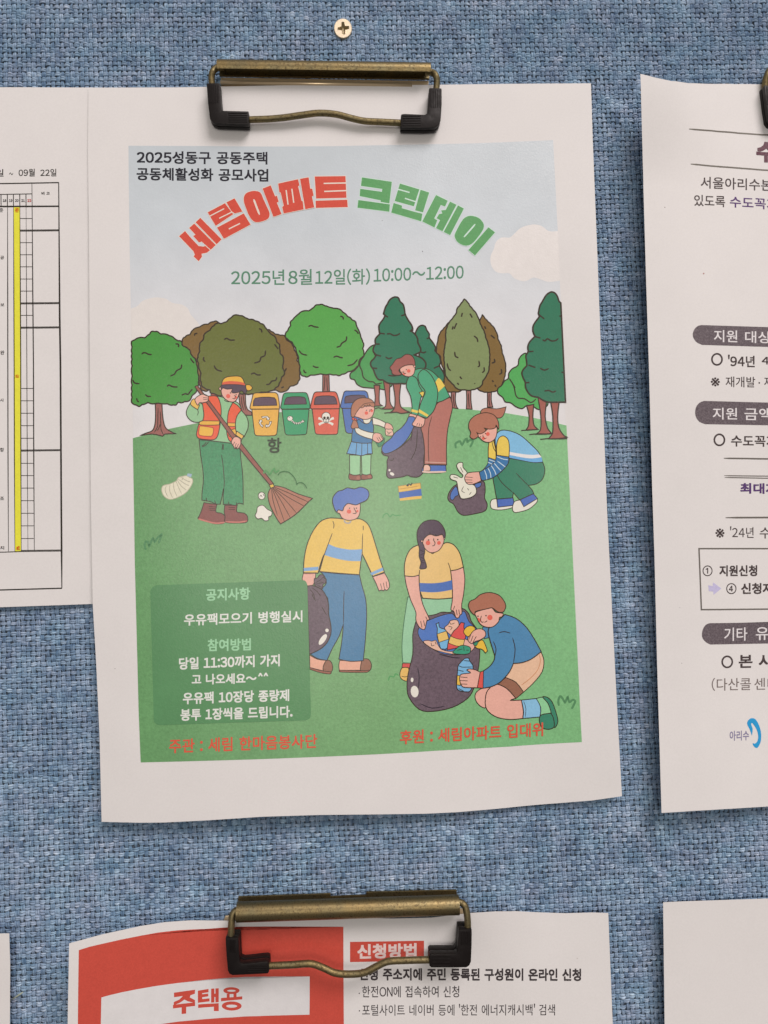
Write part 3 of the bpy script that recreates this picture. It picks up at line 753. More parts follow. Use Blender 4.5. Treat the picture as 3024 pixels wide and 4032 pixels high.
sp.fill('D', '1120,282 1147,290 1160,320 1180,350 1180,380 1210,420 1230,460 1225,482 1255,510 1270,570 1260,600 1290,650 1302,690 1290,730 1200,700 1130,640 1100,560 1100,500 1085,380 1070,350 1080,320 1095,295', PN, LN, 3.6)
leafmarks('D', '1110,490 1135,498 1155,488|1260,600 1215,620|1180,378 1160,388')
sp.part('printed_tree', 'tall dark pine behind the man in green')
sp.fill('D', '745,755* 790,755* 785,850 790,900 812,915* 748,918* 755,850 750,800', TB, LN, 2.6)
sp.fill('D', '818,712* 870,735* 868,850 875,900 902,937* 860,942 800,940* 835,920 838,850', TB, LN, 2.6)
sp.fill('D', '893,735* 957,735* 945,850 955,920 990,950 1028,965* 960,976 920,966 868,972* 905,935 910,850', TB, LN, 2.8)
sp.line('D', '745,942 780,930 800,940|825,973 900,965|960,976 1028,968', LN, 2.6)
sp.fill('D', '905,60 935,65 950,95 975,120 985,160 990,195 1010,235 1040,280 1050,310* 1035,325* 1070,355 1088,390 1090,420 1110,460 1110,490 1085,505* 1060,515* 1120,540 1152,580 1145,620 1100,660 1000,740 960,740 900,742 850,735 815,712* 780,708 755,672 740,630 720,600 720,570 748,540 762,515* 740,490 740,460 757,430* 755,390 790,350* 785,320 785,280 820,230 832,205* 820,190* 835,140 850,115 870,80', PN, LN, 3.8)
leafmarks('D', '795,345 830,350|845,352 870,348 900,362 930,358 950,345|750,430 790,430|745,510 800,525|835,530 860,545 890,535|830,205 855,218|990,198 958,208|1055,318 1025,330|735,618 770,622|855,675 900,680 960,672')
sp.part('printed_tree', 'brown cypresses either side of the olive cypress')
TC = (152, 100, 92); BC = (122, 94, 46)
for p in ('553,800* 590,800* 585,870 595,920 607,938* 553,930*', '672,790* 708,790* 708,870 717,942* 672,940* 675,870', '838,800* 870,800* 868,870 880,927* 838,925*'): sp.fill('E', p, TC, LN, 2.4)
sp.line('E', '568,820 572,880 580,925|688,815 690,870 695,930|852,820 850,870 858,920', LN, 2)
sp.fill('D', '1330,262* 1300,300 1260,350 1240,440 1238,500 1265,520 1275,580 1295,640 1298,700 1292,760* 1310,800 1370,806 1430,797 1500,700 1400,400', BC, LN, 3, bump=(1.5, 24))
sp.fill('E', '798,200* 830,240 880,290 910,340 925,400 945,440 955,500 975,560 982,620 975,680 955,740 930,785 880,805 820,808 770,790 720,740 700,600 740,350', BC, LN, 3, bump=(1.5, 24))
sp.part('printed_tree', 'olive cypress')
sp.fill('D', '1455,76* 1480,98 1500,130 1530,165 1555,200 1575,250 1590,290 1612,330 1627,390 1640,420 1655,500 1652,600 1640,660 1602,720 1590,758 1550,780 1500,793 1450,790 1400,783 1370,750 1340,720 1310,680 1300,600 1295,500 1310,400 1310,330 1330,270 1360,230 1390,190 1400,150 1430,112', (124, 136, 86), LN, 3.2, bump=(1.5, 24))
leafmarks('D', '1440,185 1432,215|1500,190 1518,222|1395,265 1375,310|1368,290 1360,315|1530,365 1555,385 1562,415|1380,490 1385,525 1410,538|1320,580 1330,620 1350,640|1570,560 1575,600 1560,610|1610,610 1612,640 1595,655|1420,685 1435,705|1400,735 1412,750|1535,738 1540,742')
leafmarks('E', '890,545 895,570 870,580|815,290 825,310|865,360 895,385|945,625 950,655 930,668|875,715 885,728|895,750 905,765')
sp.part('printed_bush', 'bright green bush left of the right pine')
sp.fill('E', '1145,505 1110,515 1085,550 1077,598 1032,625 1006,660 1002,700 972,720 950,755 920,780 922,820 958,850 978,885 1020,892 1060,922 1110,938 1150,912 1200,922 1240,945 1300,922 1314,890 1260,800 1200,700', (78, 160, 80), LN, 3)
sp.line('E', '1008,700 1035,740 1050,780 1060,830 1080,855 1130,860 1180,890 1220,862|1035,740 1055,775', LN, 3)
sp.part('printed_tree', 'dark pine at the right margin')
sp.fill('E', '1146,915* 1202,905* 1195,1000 1205,1070 1238,1102* 1180,1105 1138,1108* 1160,1075 1165,990', TB, LN, 2.8)
sp.fill('E', '1235,850* 1302,885* 1292,1000 1310,1090 1342,1132* 1300,1138 1218,1140* 1255,1105 1258,1000', TB, LN, 2.8)
sp.fill('E', '1335,885* 1402,885* 1390,1000 1400,1090 1440,1150 1466,1163* 1400,1174 1318,1175* 1350,1130 1352,1000', TB, LN, 3)
sp.line('E', '1103,1110 1180,1104|1165,1142 1230,1136 1340,1138|1253,1180 1320,1172|1400,1176 1466,1174', LN, 2.6)
sp.fill('E', '1338,20 1370,30 1390,60 1400,92 1415,106* 1452,887* 1400,887* 1330,888 1290,880 1240,850* 1190,840 1160,815 1137,770 1135,730 1120,700 1108,660 1120,630 1148,600* 1145,560 1140,520 1158,490 1155,450 1172,410 1212,370* 1196,330 1200,280 1248,212* 1238,190* 1250,130 1270,95 1300,45', PN, LN, 3.8)
leafmarks('E', '1245,200 1285,232|1210,370 1255,383|1270,395 1290,405 1310,388 1340,405 1375,402 1395,385|1165,490 1200,487|1160,595 1215,615|1250,618 1285,635 1320,622|1135,735 1168,732|1285,800 1320,795 1350,808 1378,798|1403,212 1418,207|1420,650 1440,657')

# bins
OP = (92, 70, 82)
def pbin(t, col, lid, body, op, lab):
    sp.part('printed_bin', lab)
    sp.fill(t, body, col, LN, 2); sp.fill(t, lid, col, LN, 2); sp.fill(t, op, OP, LN, 1.6)
pbin('D', (76, 108, 166), '490,935* 480,922 500,840 515,802 560,799 670,798 692,815 705,880 700,935*', '495,936* 700,936* 690,1130* 545,1132 522,1115', '525,840 668,834 682,882* 515,895*', 'blue bin behind the girl')
pbin('D', (212, 94, 72), '262,850 280,810 330,806 435,805 455,825 475,905 472,938* 250,940* 245,925', '258,940* 472,938* 460,1125 445,1140 300,1140 282,1125', '292,845 430,842 455,902* 274,906*', 'red bin with a skull')
pbin('D', (58, 150, 100), '30,830 50,814 120,812 205,812 222,830 240,900 240,938* 20,942* 10,930 18,890', '20,942* 234,942* 215,1128 200,1142 62,1145 45,1128', '60,850 195,848 214,902* 38,906*', 'green bin with a fish bone')
pbin('C', (226, 168, 72), '985,860 1000,818 1060,814 1165,812 1187,830 1200,910 1200,940* 975,942* 968,930', '983,942* 1197,940* 1180,1130 1160,1150 1020,1150 1004,1130', '1010,856 1160,852 1180,912* 993,916*', 'yellow bin with recycling arrows')
WT = (226, 216, 198)
for k in range(3):                                  # recycling arrows
    a = k * 2 * math.pi / 3 - math.pi / 2; ctr = (1088, 1042); P = []
    for (u, v) in ((-.62, .86), (-.30, .98), (.42, .98), (.62, .66), (.78, .72), (.60, .30), (.18, .42), (.32, .52), (.18, .72), (-.20, .72), (-.36, .56)):
        x = u * math.cos(a) - (-v) * math.sin(a) * -1; x = u * math.cos(a + math.pi/2) - (-v) * math.sin(a + math.pi/2); y = u * math.sin(a + math.pi/2) + (-v) * math.cos(a + math.pi/2)
        P.append(tp('C', ctr[0] + 48 * x, ctr[1] + 46 * y))
    sp.fill('0', '', WT, LN, 1.2, raw=P)
sp.disc('D', 84, 1015, 22, WT, ry=20, line=LN, lw=1.2); sp.disc('D', 78, 1008, 3.5, LN, n=8)
sp.line('D', '98,1030 112,1045 135,1053 160,1050 182,1038', WT, 4)
sp.line('D', '108,1034 102,1050|118,1040 113,1058|130,1044 127,1064|142,1045 142,1064|154,1043 157,1060|165,1038 172,1052', (40, 60, 50), 1.8)
sp.fill('D', '176,1040 186,1022 190,1034 200,1036 184,1048', WT, LN, 1.0)
for p in ('314,1014 422,1060', '422,1014 314,1060'): sp.line('D', p, WT, 5, smooth=False)
for x, y in ((314, 1010), (312, 1018), (422, 1010), (424, 1018), (314, 1058), (318, 1064), (420, 1058), (416, 1064)): sp.disc('D', x, y, 7, WT, n=8)
sp.disc('D', 368, 1000, 34, WT, ry=34, line=LN, lw=1.4); sp.fill('D', '348,1020* 388,1020* 386,1045 368,1050 352,1045', WT, LN, 1.2)
sp.disc('D', 355, 1010, 10, LN, ry=11, n=10); sp.disc('D', 382, 1010, 10, LN, ry=11, n=10); sp.fill('D', '368,1020 363,1030 373,1030', LN, smooth=False); sp.line('D', '362,1036 362,1046|368,1037 368,1048|375,1036 375,1046', LN, 1)

# ---- people, plainly drawn cartoon figures
SK = (226, 166, 146); CH = (220, 96, 78)
sp.part('printed_person', 'sweeper in orange vest and yellow cap holding a broom')
sp.fill('F', '605,1078* 708,1092* 700,1150 740,1160 770,1182 775,1220 760,1240 700,1245 620,1225 560,1205 570,1180 590,1130', (128, 70, 64), LN, 2)
sp.fill('F', '770,1098* 868,1098* 865,1150 920,1160 948,1185 945,1230 880,1238 775,1232 772,1185 765,1150', (128, 70, 64), LN, 2)
sp.line('F', '562,1205 620,1222 700,1240 772,1232|775,1228 880,1232 945,1222', (190, 110, 95), 3.5); sp.line('F', '645,1108 700,1112|645,1122 700,1127|648,1136 698,1140|800,1115 850,1116|800,1130 850,1131', LN, 1.4)
sp.fill('F', '568,582* 700,596* 830,608* 885,648 895,720 905,800 913,900 915,1090* 880,1083 850,1100 805,1090 758,1092* 757,1030 762,960 748,1030 735,1090* 700,1088 650,1068 590,1058* 592,990 602,900 595,800 580,700', 'print_trousers', LN, 2)
sp.line('F', '743,700 755,770 762,850 766,920 763,960|748,612 752,640 748,665|760,615 758,662|588,640 620,625 645,598|590,632 612,618 625,598|625,1040 630,1070|690,1060 698,1085|800,1070 802,1090|860,1075 864,1095', LN, 1.8)
sp.fill('F', '700,240 760,250 870,290 900,350 862,440 860,530 838,612* 640,588* 600,420 640,250', (142, 184, 134), LN, 2)
sp.line('F', '765,272 785,282 805,285', LN, 1.6)
sp.fill('F', '590,245* 640,240 705,240 730,280 742,340 740,400 730,480 715,550 690,580 640,583 565,572 548,545 555,500 570,450 600,420 605,370 595,320', (226, 88, 54), LN, 2)
sp.fill('F', '574,440 600,434 730,436* 726,466* 650,468 572,464', (228, 168, 62), LN, 1.6)
sp.fill('F', '572,480 580,474 670,486 682,498 676,540 660,556 590,552 565,538', (228, 172, 62), (170, 60, 45), 2)
sp.fill('F', '833,290* 870,312 903,350* 870,390 855,440 860,470 856,560 830,612* 800,580 785,520 790,440 800,360', (226, 88, 54), LN, 2)
sp.fill('F', '793,450* 858,452* 860,480* 793,476*', (228, 168, 62), LN, 1.4); sp.fill('F', '826,505 858,500 858,548 840,545 815,560 800,545', (228, 168, 62), LN, 1.4)
sp.fill('F', '525,275 490,310 468,360 475,400 510,436 560,446 598,430* 605,390 600,340 590,300', (142, 184, 134), LN, 2); sp.line('F', '555,345 562,365 555,392', LN, 1.6)
sp.fill('F', '515,268 532,262 550,298 572,310* 558,346* 530,330 500,302', (230, 176, 82), LN, 1.8)
sp.fill('F', '900,352* 940,400 955,450 950,500 922,560* 880,540 858,515 855,440 870,390', (142, 184, 134), LN, 2)
sp.fill('F', '865,515* 920,552* 905,578* 856,545*', (230, 176, 82), LN, 1.8)
sp.fill('F', '850,548* 902,576* 895,620 870,655 845,640 835,620 820,600', SK, LN, 1.8)
sp.part('printed_broom', 'brown broom with splayed bristles')
sp.fill('F', '536,168 545,160 557,158* 900,610 1155,930* 1130,946* 880,642 700,390', (142, 82, 68), LN, 2)
sp.fill('F', '1133,958* 1158,945* 1200,950 1250,965 1350,1010 1460,1044* 1430,1070 1400,1100 1350,1150 1300,1190 1210,1245* 1190,1220 1150,1150 1120,1080 1110,1010', (170, 112, 88), LN, 2)
sp.line('F', '1140,960 1180,1060 1240,1228|1145,960 1210,1060 1285,1195|1148,960 1240,1050 1335,1160|1150,955 1260,1030 1395,1105|1152,952 1270,1000 1425,1072|1138,965 1150,1060 1185,1180', LN, 1.5)
sp.fill('F', '1120,942* 1148,930* 1162,950* 1134,964*', (230, 182, 72), LN, 1.6)
sp.part('printed_person', 'head and near hand of the sweeper')
sp.fill('F', '535,265 560,240 600,224 638,240 642,262 638,280 600,292 572,292 560,312 545,295', SK, LN, 1.8); sp.line('F', '600,250 638,256|600,264 640,270|605,228 630,240', LN, 1.2)
sp.fill('F', '822,600 850,560 890,575 895,620 872,655 858,640 850,652 838,632', SK, LN, 1.6); sp.line('F', '850,640 862,610|866,648 878,615|836,625 848,600', LN, 1.2)
sp.fill('F', '745,165 745,220 765,255 800,280 840,286 865,265 880,230 888,200 870,170 800,150', SK, LN, 1.8); sp.disc('F', 737, 181, 12, SK, line=LN, lw=1.6)
sp.disc('F', 797, 240, 17, CH); sp.disc('F', 858, 250, 11, CH)
sp.fill('F', '738,165 750,150 800,146 900,148 938,160 946,190 930,222 905,198 880,210 840,216 822,205 830,183 790,186 755,176 744,190 740,170', (80, 62, 76), LN, 1.6)
sp.fill('F', '750,150* 752,120 780,92 840,83 892,86 915,110 930,155* 880,148 800,146', (228, 168, 62), LN, 1.8)
sp.fill('F', '752,134 800,122 880,126 924,138 930,156* 880,148 800,146 750,150*', (212, 92, 62)); sp.fill('F', '936,156 965,152 986,172 975,192 945,194', (228, 168, 62), LN, 1.6)
sp.disc('F', 815, 215, 5, LN, n=8); sp.disc('F', 860, 229, 5, LN, n=8); sp.line('F', '845,232 855,243 848,252|830,256 845,262 855,256', LN, 1.6)

sp.part('printed_bottle', 'crushed pale plastic bottle on the lawn')
sp.fill('F', '470,865 490,878 512,888 518,912 500,955 460,1002 400,1036 340,1052 295,1030 273,985 280,948 310,936 340,930 390,905 405,880 440,870', (216, 206, 178), (170, 165, 135), 1.8)
sp.fill('F', '478,848* 512,852* 505,878* 470,868*', (150, 172, 184)); sp.line('F', '310,945 300,980 320,1030|340,935 335,980 360,1040|365,920 370,970 395,1030|385,905 405,955 430,1010|395,900 430,950 470,980|400,890 450,925 490,945|420,875 470,905 500,915|440,872 440,890 430,900', (172, 164, 138), 1.5)
sp.part('printed_litter', 'round crumpled paper ball')
sp.disc('F', 1060, 1024, 27, WT, ry=30, line=LN, lw=1.6); sp.line('F', '1045,1030 1055,1020 1065,1035|1072,1010 1080,1025', LN, 1.4)
sp.part('printed_litter', 'large crumpled paper ball')
sp.fill('F', '1022,1150 1030,1112 1070,1098 1105,1130 1140,1150 1136,1180 1115,1190 1115,1215 1085,1220 1060,1200 1030,1205 1010,1180', WT, LN, 1.6)
sp.part('printed_dust_swirl')
sp.line('F', '1188,865 1200,845 1230,832 1270,836 1305,865 1328,900 1336,936* 1350,922 1375,920 1400,938 1418,968', (60, 110, 62), 2)
sp.part('printed_litter', 'flat yellow and blue packet')
sp.fill('G', '475,1148* 560,1135 650,1122* 655,1168* 560,1185 480,1196*', (228, 178, 86), (150, 120, 70), 1.2); sp.fill('G', '480,1196* 560,1185 655,1168* 662,1222* 570,1232 486,1245*', (68, 102, 166)); sp.fill('G', '486,1245* 570,1232 660,1224* 658,1246* 570,1255 490,1263*', (228, 178, 86))
sp.line('G', '540,1145 560,1130 575,1140 585,1120|545,1148 558,1140', (60, 60, 60), 2.5); sp.line('G', '480,1170 560,1160 640,1145', (190, 140, 70), 1.4)
sp.part('printed_grass_tuft', 'scribbled darker grass tufts')
GT = (82, 132, 86)
for t, s in (('F', '150,1450 138,1415 148,1385 165,1388 175,1420 190,1385 205,1358 218,1385 235,1360 272,1328 262,1360 250,1398'), ('G', '930,850 926,815 945,800 962,795 978,822 1000,785 1015,775 1020,800 1040,785 1062,790 1055,815 1040,842'),
             ('I', '1400,1558 1396,1515 1410,1482 1430,1500 1448,1530 1462,1500 1470,1488 1482,1528 1510,1510 1528,1522 1515,1555 1500,1582')): sp.line(t, s, GT, 5)
sp.line('F', '1075,850 1090,825 1110,840 1125,855 1145,825 1160,812 1170,840 1200,820', (84, 146, 84), 4); sp.line('H', '812,320 825,292 850,285 870,310 890,292 915,300 960,295', (86, 150, 88), 3); sp.line('H', '858,1600 870,1565 900,1570 915,1545 940,1560', (86, 150, 88), 3)
sp.part('printed_lettering', 'single stray Korean syllable on the lawn')
sp.text('항', 'C', (1106, 1287), (1216, 1285), (1106, 1168), (50, 62, 42), .012)

sp.part('printed_person', 'small girl in blue dress handing over litter')
sp.fill('G', '92,1048 130,1050 178,1062 182,1098 140,1102 90,1092', (136, 74, 58), LN, 1.8); sp.fill('G', '185,1060 230,1050 262,1055 272,1085 240,1092 190,1096', (136, 74, 58), LN, 1.8)
sp.disc('G', 160, 1082, 14, (160, 95, 75), n=10); sp.disc('G', 248, 1072, 14, (160, 95, 75), n=10)
sp.fill('G', '93,902* 178,906* 176,1056* 130,1062 94,1050*', (148, 192, 142), LN, 1.8); sp.fill('G', '186,904* 262,898* 258,1052* 225,1060 190,1052*', (148, 192, 142), LN, 1.8)
sp.fill('G', '106,798* 190,808 266,806* 272,893* 235,894 190,908 140,900 70,892*', (104, 156, 192), LN, 1.8); sp.line('G', '150,805 142,900|190,808 188,905|235,808 234,893', LN, 1.4)
sp.fill('G', '165,620* 200,650 240,655 276,612* 282,700 268,808* 190,810 108,798* 115,720 140,650', (62, 114, 154), LN, 1.8)
sp.fill('G', '195,612* 262,604* 256,640 235,655 208,650', (222, 212, 190), LN, 1.4)
sp.fill('G', '272,606* 330,625 382,652* 372,690* 315,668 276,664*', (222, 212, 190), LN, 1.8)
sp.fill('G', '380,650 420,664 436,700 412,715 395,712 370,692', SK, LN, 1.6)
sp.fill('G', '376,700 400,700 425,700 438,730 430,750 400,752 378,745', (222, 176, 152), LN, 1.4); sp.line('G', '385,715 400,730 425,720|390,740 410,735', LN, 1.2)
sp.fill('G', '300,792 345,800 368,770 360,815 325,840 310,822', (60, 140, 96), (50, 90, 60), 1.8); sp.line('G', '350,765 372,770|345,810 330,830|300,800 320,815 318,835', (40, 110, 80), 2)
sp.fill('G', '150,638 165,690 228,718 286,730* 274,780* 210,762 150,732 134,690', (222, 212, 190), LN, 1.8)
sp.fill('G', '285,732 335,736 358,775 352,785 325,806 300,800 274,780', SK, LN, 1.6); sp.line('G', '322,760 340,788|308,765 325,795|336,748 352,776', LN, 1.2)
sp.fill('G', '106,600 108,520 140,472 190,453 250,460 285,490 290,525 270,545 200,525 165,560 150,590 130,602', (172, 112, 84), LN, 1.8)
sp.fill('G', '140,580 160,550 185,525 280,520 286,560 270,600 240,620 200,622 160,606 135,600', SK, LN, 1.6)
sp.fill('G', '180,528 210,500 285,492 286,524 262,520* 250,506 246,522* 232,508 226,524* 212,512 200,530', (172, 112, 84), LN, 1.2)
sp.disc('G', 225, 573, 14, CH); sp.disc('G', 268, 555, 11, CH); sp.disc('G', 226, 551, 4.5, LN, n=8); sp.disc('G', 262, 545, 4.5, LN, n=8); sp.line('G', '248,545 254,556 246,562', LN, 1.4)
sp.fill('G', '125,625 145,630 160,670 160,690 140,690 120,696 104,684 112,655', (172, 112, 84), LN, 1.6); sp.disc('G', 122, 618, 11, (206, 72, 68), line=LN, lw=1.2); sp.disc('G', 140, 624, 9, (206, 72, 68), line=LN, lw=1.2)

sp.part('printed_bin_bag', 'tall dark bin bag with blue lining')
sp.fill('G', '590,690 640,678 668,720 680,800 685,870 676,950 682,1020 640,1072 580,1074 548,1062 520,1072 470,1080 405,1085 384,1060 390,1000 388,950 398,915 360,902 346,872 400,878 480,850 540,800 580,750', 'print_bag', LN, 2.2)
sp.fill('G', '345,858 362,818 420,770 450,728 500,690 540,640 556,604 580,598 606,606 608,640 590,700 552,770 500,830 430,876 370,892', (78, 110, 170), LN, 2); sp.line('G', '585,735 575,790|625,700 622,800 610,870 575,940|400,940 430,945 440,925', LN, 1.6)
sp.disc('G', 407, 1022, 9, WT, n=10); sp.disc('G', 427, 1052, 19, WT, ry=12, rot=.5)
sp.part('printed_person', 'stooping man in green striped sweater and brown trousers')
sp.fill('G', '676,982* 850,984* 853,1030* 800,1044 680,1042* 660,1030', (74, 106, 170), LN, 1.8); sp.fill('G', '680,984 710,980 728,1000 726,1028* 672,1030*', (230, 178, 156), LN, 1.6); sp.line('G', '664,1034 720,1038 852,1034', (226, 190, 170), 4)
sp.fill('G', '700,590 790,490* 885,448* 903,520 882,620 862,720 855,850 856,980* 680,976* 682,850 668,740 655,690 680,640', (174, 108, 94), LN, 2)
sp.line('G', '740,600 716,690 712,850 718,976', LN, 1.6); sp.line('G', '690,958 850,965', (210, 170, 150), 1.5)
sp.fill('G', '600,238 650,222 700,226 745,248 790,292 840,362 882,445* 830,475 785,490* 700,480 640,400 560,320 575,275', (72, 154, 112), LN, 2)
sp.fill('G', '795,296 842,360* 790,408* 762,345*', (230, 192, 82), None)
sp.fill('G', '575,280 548,310 540,370 572,440 585,530 575,580* 628,602* 640,520 655,450 668,410 640,360 620,300', (72, 154, 112), LN, 2)
sp.fill('G', '680,230 645,250 630,292 650,350 688,405 662,470 642,530 630,592* 700,614* 752,560 780,480 786,400 765,330 730,270', (72, 154, 112), LN, 2)
sp.fill('G', '640,412* 672,402* 680,412 668,450*', (230, 192, 82), LN, 1.4)
sp.fill('G', '582,542* 632,555* 628,574* 578,562*', (230, 192, 82)); sp.fill('G', '640,542* 714,588* 704,604* 634,566*', (230, 192, 82))
sp.fill('G', '568,578 622,592 608,612 600,604 578,600 560,598', SK, LN, 1.6); sp.fill('G', '626,588* 686,618* 680,660 655,686 605,676 585,662 605,628', SK, LN, 1.8); sp.line('G', '620,672 630,652|638,680 645,655|655,684 660,660', LN, 1.2)
sp.fill('G', '490,222 540,192 602,188 608,215 600,262 570,286 530,282 498,256', SK, LN, 1.8)
sp.fill('G', '410,216 430,190 460,150 498,138 535,112 580,120 605,160 606,206 590,195 545,196 505,212 480,240 502,268 465,276 430,266 424,240', (152, 86, 76), LN, 1.8)
sp.disc('G', 604, 206, 8, SK, line=LN, lw=1.2); sp.disc('G', 558, 242, 14, CH); sp.disc('G', 520, 265, 9, CH); sp.disc('G', 540, 231, 4.5, LN, n=8); sp.disc('G', 506, 251, 4.5, LN, n=8); sp.line('G', '520,242 518,256 528,262 538,262', LN, 1.5)

sp.part('printed_bin_bag', 'small dark bin bag with white litter')
sp.fill('G', '865,1240 880,1190 935,1135 1140,1105 1160,1180 1155,1240 1176,1290 1160,1342 1080,1365 990,1378 945,1350 912,1290 880,1270', 'print_bag', LN, 2.2)
sp.fill('G', '885,1242 892,1195 932,1150 950,1215 925,1230 905,1258', (78, 110, 170), LN, 1.6); sp.fill('G', '1080,1132 1128,1120 1122,1150 1088,1162', (78, 110, 170), LN, 1.6)
sp.fill('G', '935,988 950,965 982,964 985,1000 1018,1042 1005,1090 1012,1120 1075,1142 1090,1200 1050,1235 990,1248 966,1240 947,1180 935,1112 905,1100 884,1085 890,1058 930,1060 972,1082 985,1062 955,1030', (222, 214, 192), LN, 1.8)
sp.line('G', '990,1150 975,1185 1000,1200|1020,1165 1030,1180|1035,1215 1050,1195|965,1000 985,1040|910,1075 945,1085', LN, 1.3)
sp.part('printed_person', 'crouching girl with ponytail, striped sleeves and green trousers')
sp.fill('G', '1252,1246* 1378,1238* 1380,1302 1256,1316*', (72, 102, 170), LN, 1.8); sp.fill('G', '1428,1256* 1536,1204* 1572,1246* 1462,1312*', (72, 102, 170), LN, 1.8)
sp.fill('G', '1200,1290 1212,1255 1250,1246* 1258,1314* 1380,1300* 1370,1318 1290,1335 1215,1327', (224, 214, 196), LN, 1.8); sp.fill('G', '1375,1312 1392,1268 1436,1257* 1464,1310* 1570,1246* 1566,1275 1500,1330 1400,1356 1378,1342', (224, 214, 196), LN, 1.8)
sp.fill('G', '1350,928* 1450,945 1612,958* 1630,1020 1612,1090 1565,1130 1498,1142* 1530,1180 1542,1206* 1430,1256* 1382,1200* 1375,1240* 1250,1250* 1232,1150 1225,1070 1290,1030 1340,970', (54, 122, 92), LN, 2)
sp.line('G', '1248,1050 1290,1120 1382,1202|1402,1044 1450,1095 1498,1142', LN, 1.8)
sp.fill('G', '1250,735 1290,708 1360,715 1440,750 1520,820 1582,885 1612,958* 1550,962 1450,945 1350,920 1345,850 1330,800 1260,800 1245,850 1238,780', (124, 178, 214), LN, 2)
sp.fill('G', '1350,878* 1450,895 1530,902 1585,898* 1604,920* 1530,930 1450,922 1350,902*', (226, 220, 210)); sp.fill('G', '1350,903* 1450,923 1530,931 1604,921* 1611,956* 1540,960 1450,944 1350,924*', (104, 164, 204))
sp.fill('G', '1190,800* 1232,785* 1242,860 1246,944* 1184,922* 1184,850', (230, 190, 82), LN, 1.8); sp.line('G', '1212,795 1226,850 1245,880|1226,790 1240,850', LN, 1.5)
sp.fill('G', '1184,922* 1246,944* 1180,1010 1118,1040* 1150,1012 1180,970', (54, 110, 154), LN, 1.6)
sp.fill('G', '1250,902* 1345,918* 1340,970 1290,1030 1220,1082 1135,1105* 1118,1070 1115,1036* 1160,1012 1210,980 1238,945', (54, 110, 154), LN, 1.8)
sp.line('G', '1255,950 1298,982 1318,998|1250,915 1300,935 1340,940|1228,965 1262,1005 1285,1028|1205,985 1232,1025 1245,1060|1180,1003 1200,1045 1205,1085|1152,1018 1168,1060 1172,1095|1190,940 1235,955|1182,960 1215,975', (190, 204, 212), 2)
sp.fill('G', '1250,904* 1250,820 1268,768 1305,753 1340,783 1350,850 1346,918*', (230, 190, 82), LN, 1.8)
sp.fill('G', '1005,1062 1030,1042 1112,1034* 1128,1106* 1072,1130 1030,1134 1008,1118 998,1090', SK, LN, 1.8); sp.line('G', '1005,1075 1060,1080|1000,1098 1058,1100|1010,1118 1060,1118', LN, 1.2)
sp.fill('G', '1125,577 1135,545 1180,532 1250,540 1324,524* 1312,570 1290,605 1255,612 1215,590 1170,575', (170, 108, 84), LN, 1.8)
sp.fill('G', '1090,740 1150,722 1190,690 1235,672 1252,690 1252,722 1240,770 1200,802 1150,796 1110,762', SK, LN, 1.8)
sp.fill('G', '1030,690 1035,640 1070,600 1110,580 1170,570 1230,590 1262,640 1266,700 1246,668 1238,690 1195,700 1150,690* 1165,712 1120,738 1092,725* 1105,755 1070,778 1040,760 1046,725', (170, 108, 84), LN, 1.8)
sp.disc('G', 1180, 738, 15, CH); sp.disc('G', 1146, 772, 12, CH); sp.disc('G', 1161, 734, 4.5, LN, n=8); sp.disc('G', 1123, 760, 4.5, LN, n=8); sp.line('G', '1143,742 1142,760 1152,762|1150,772 1160,775 1170,768', LN, 1.5)

# notice box is printed over the bag of the man in yellow, so he comes first
sp.part('printed_person', 'blue-haired man in yellow sweater carrying a bin bag')
sp.fill('H', '238,1398* 300,1430 372,1440* 345,1522* 240,1496*', (226, 164, 136), LN, 1.8); sp.fill('H', '370,1440 402,1445 420,1490 405,1535 352,1532 345,1490', (146, 100, 78), LN, 1.8); sp.fill('H', '238,1496* 300,1512 350,1524 405,1530 405,1545 370,1545 300,1530 238,1508*', (150, 92, 70), LN, 1.6)
sp.fill('H', '475,1440* 655,1440* 642,1518* 472,1518* 468,1480', (226, 164, 136), LN, 1.8); sp.fill('H', '655,1432 700,1430 724,1470 716,1515 680,1528 640,1518 642,1470', (146, 100, 78), LN, 1.8); sp.fill('H', '470,1516* 640,1520 716,1516* 690,1533 560,1534 475,1530', (150, 92, 70), LN, 1.6)
sp.fill('H', '315,738* 450,756 630,763* 650,850 680,960 687,1100 675,1300 660,1442* 560,1447 468,1430* 490,1300 505,1150* 470,1250 420,1340 375,1440* 300,1425 240,1388* 340,1330 400,1230 390,1100 380,950 330,890 370,830 350,770', (72, 120, 152), LN, 2); sp.line('H', '510,892 506,1000 505,1150', LN, 1.8)
sp.fill('H', '190,752* 286,752* 282,800 265,845 232,856 195,832 180,800', SK, LN, 1.8)
sp.fill('H', '275,798 300,790 320,765 350,772 350,790 368,800 362,830 345,840 340,874 315,872 280,850', 'print_bag', LN, 2); sp.line('H', '285,830 330,800 345,780|290,840 350,825|300,850 335,865', LN, 1.4)
sp.fill('H', '218,856* 262,850 330,880 358,915 378,960 388,1010 388,1075 405,1160 405,1230 375,1300 320,1352 236,1392*', 'print_bag', LN, 2.2); sp.line('H', '240,880 265,910 285,975|260,870 300,900 325,935|255,915 275,960|335,1020 370,1080', LN, 1.6)
sp.disc('H', 375, 1203, 14, WT); sp.disc('H', 342, 1275, 50, WT, ry=20, rot=-.95)
sp.fill('H', '440,320 500,326 560,334 630,325 690,360 722,420 760,540 790,640 826,745* 735,778* 700,700 652,600* 642,660 630,765* 500,756 318,740* 330,670 350,605 318,700* 305,752* 190,750* 195,650 215,540 260,430 320,350 380,322', (226, 184, 90), LN, 2.2)
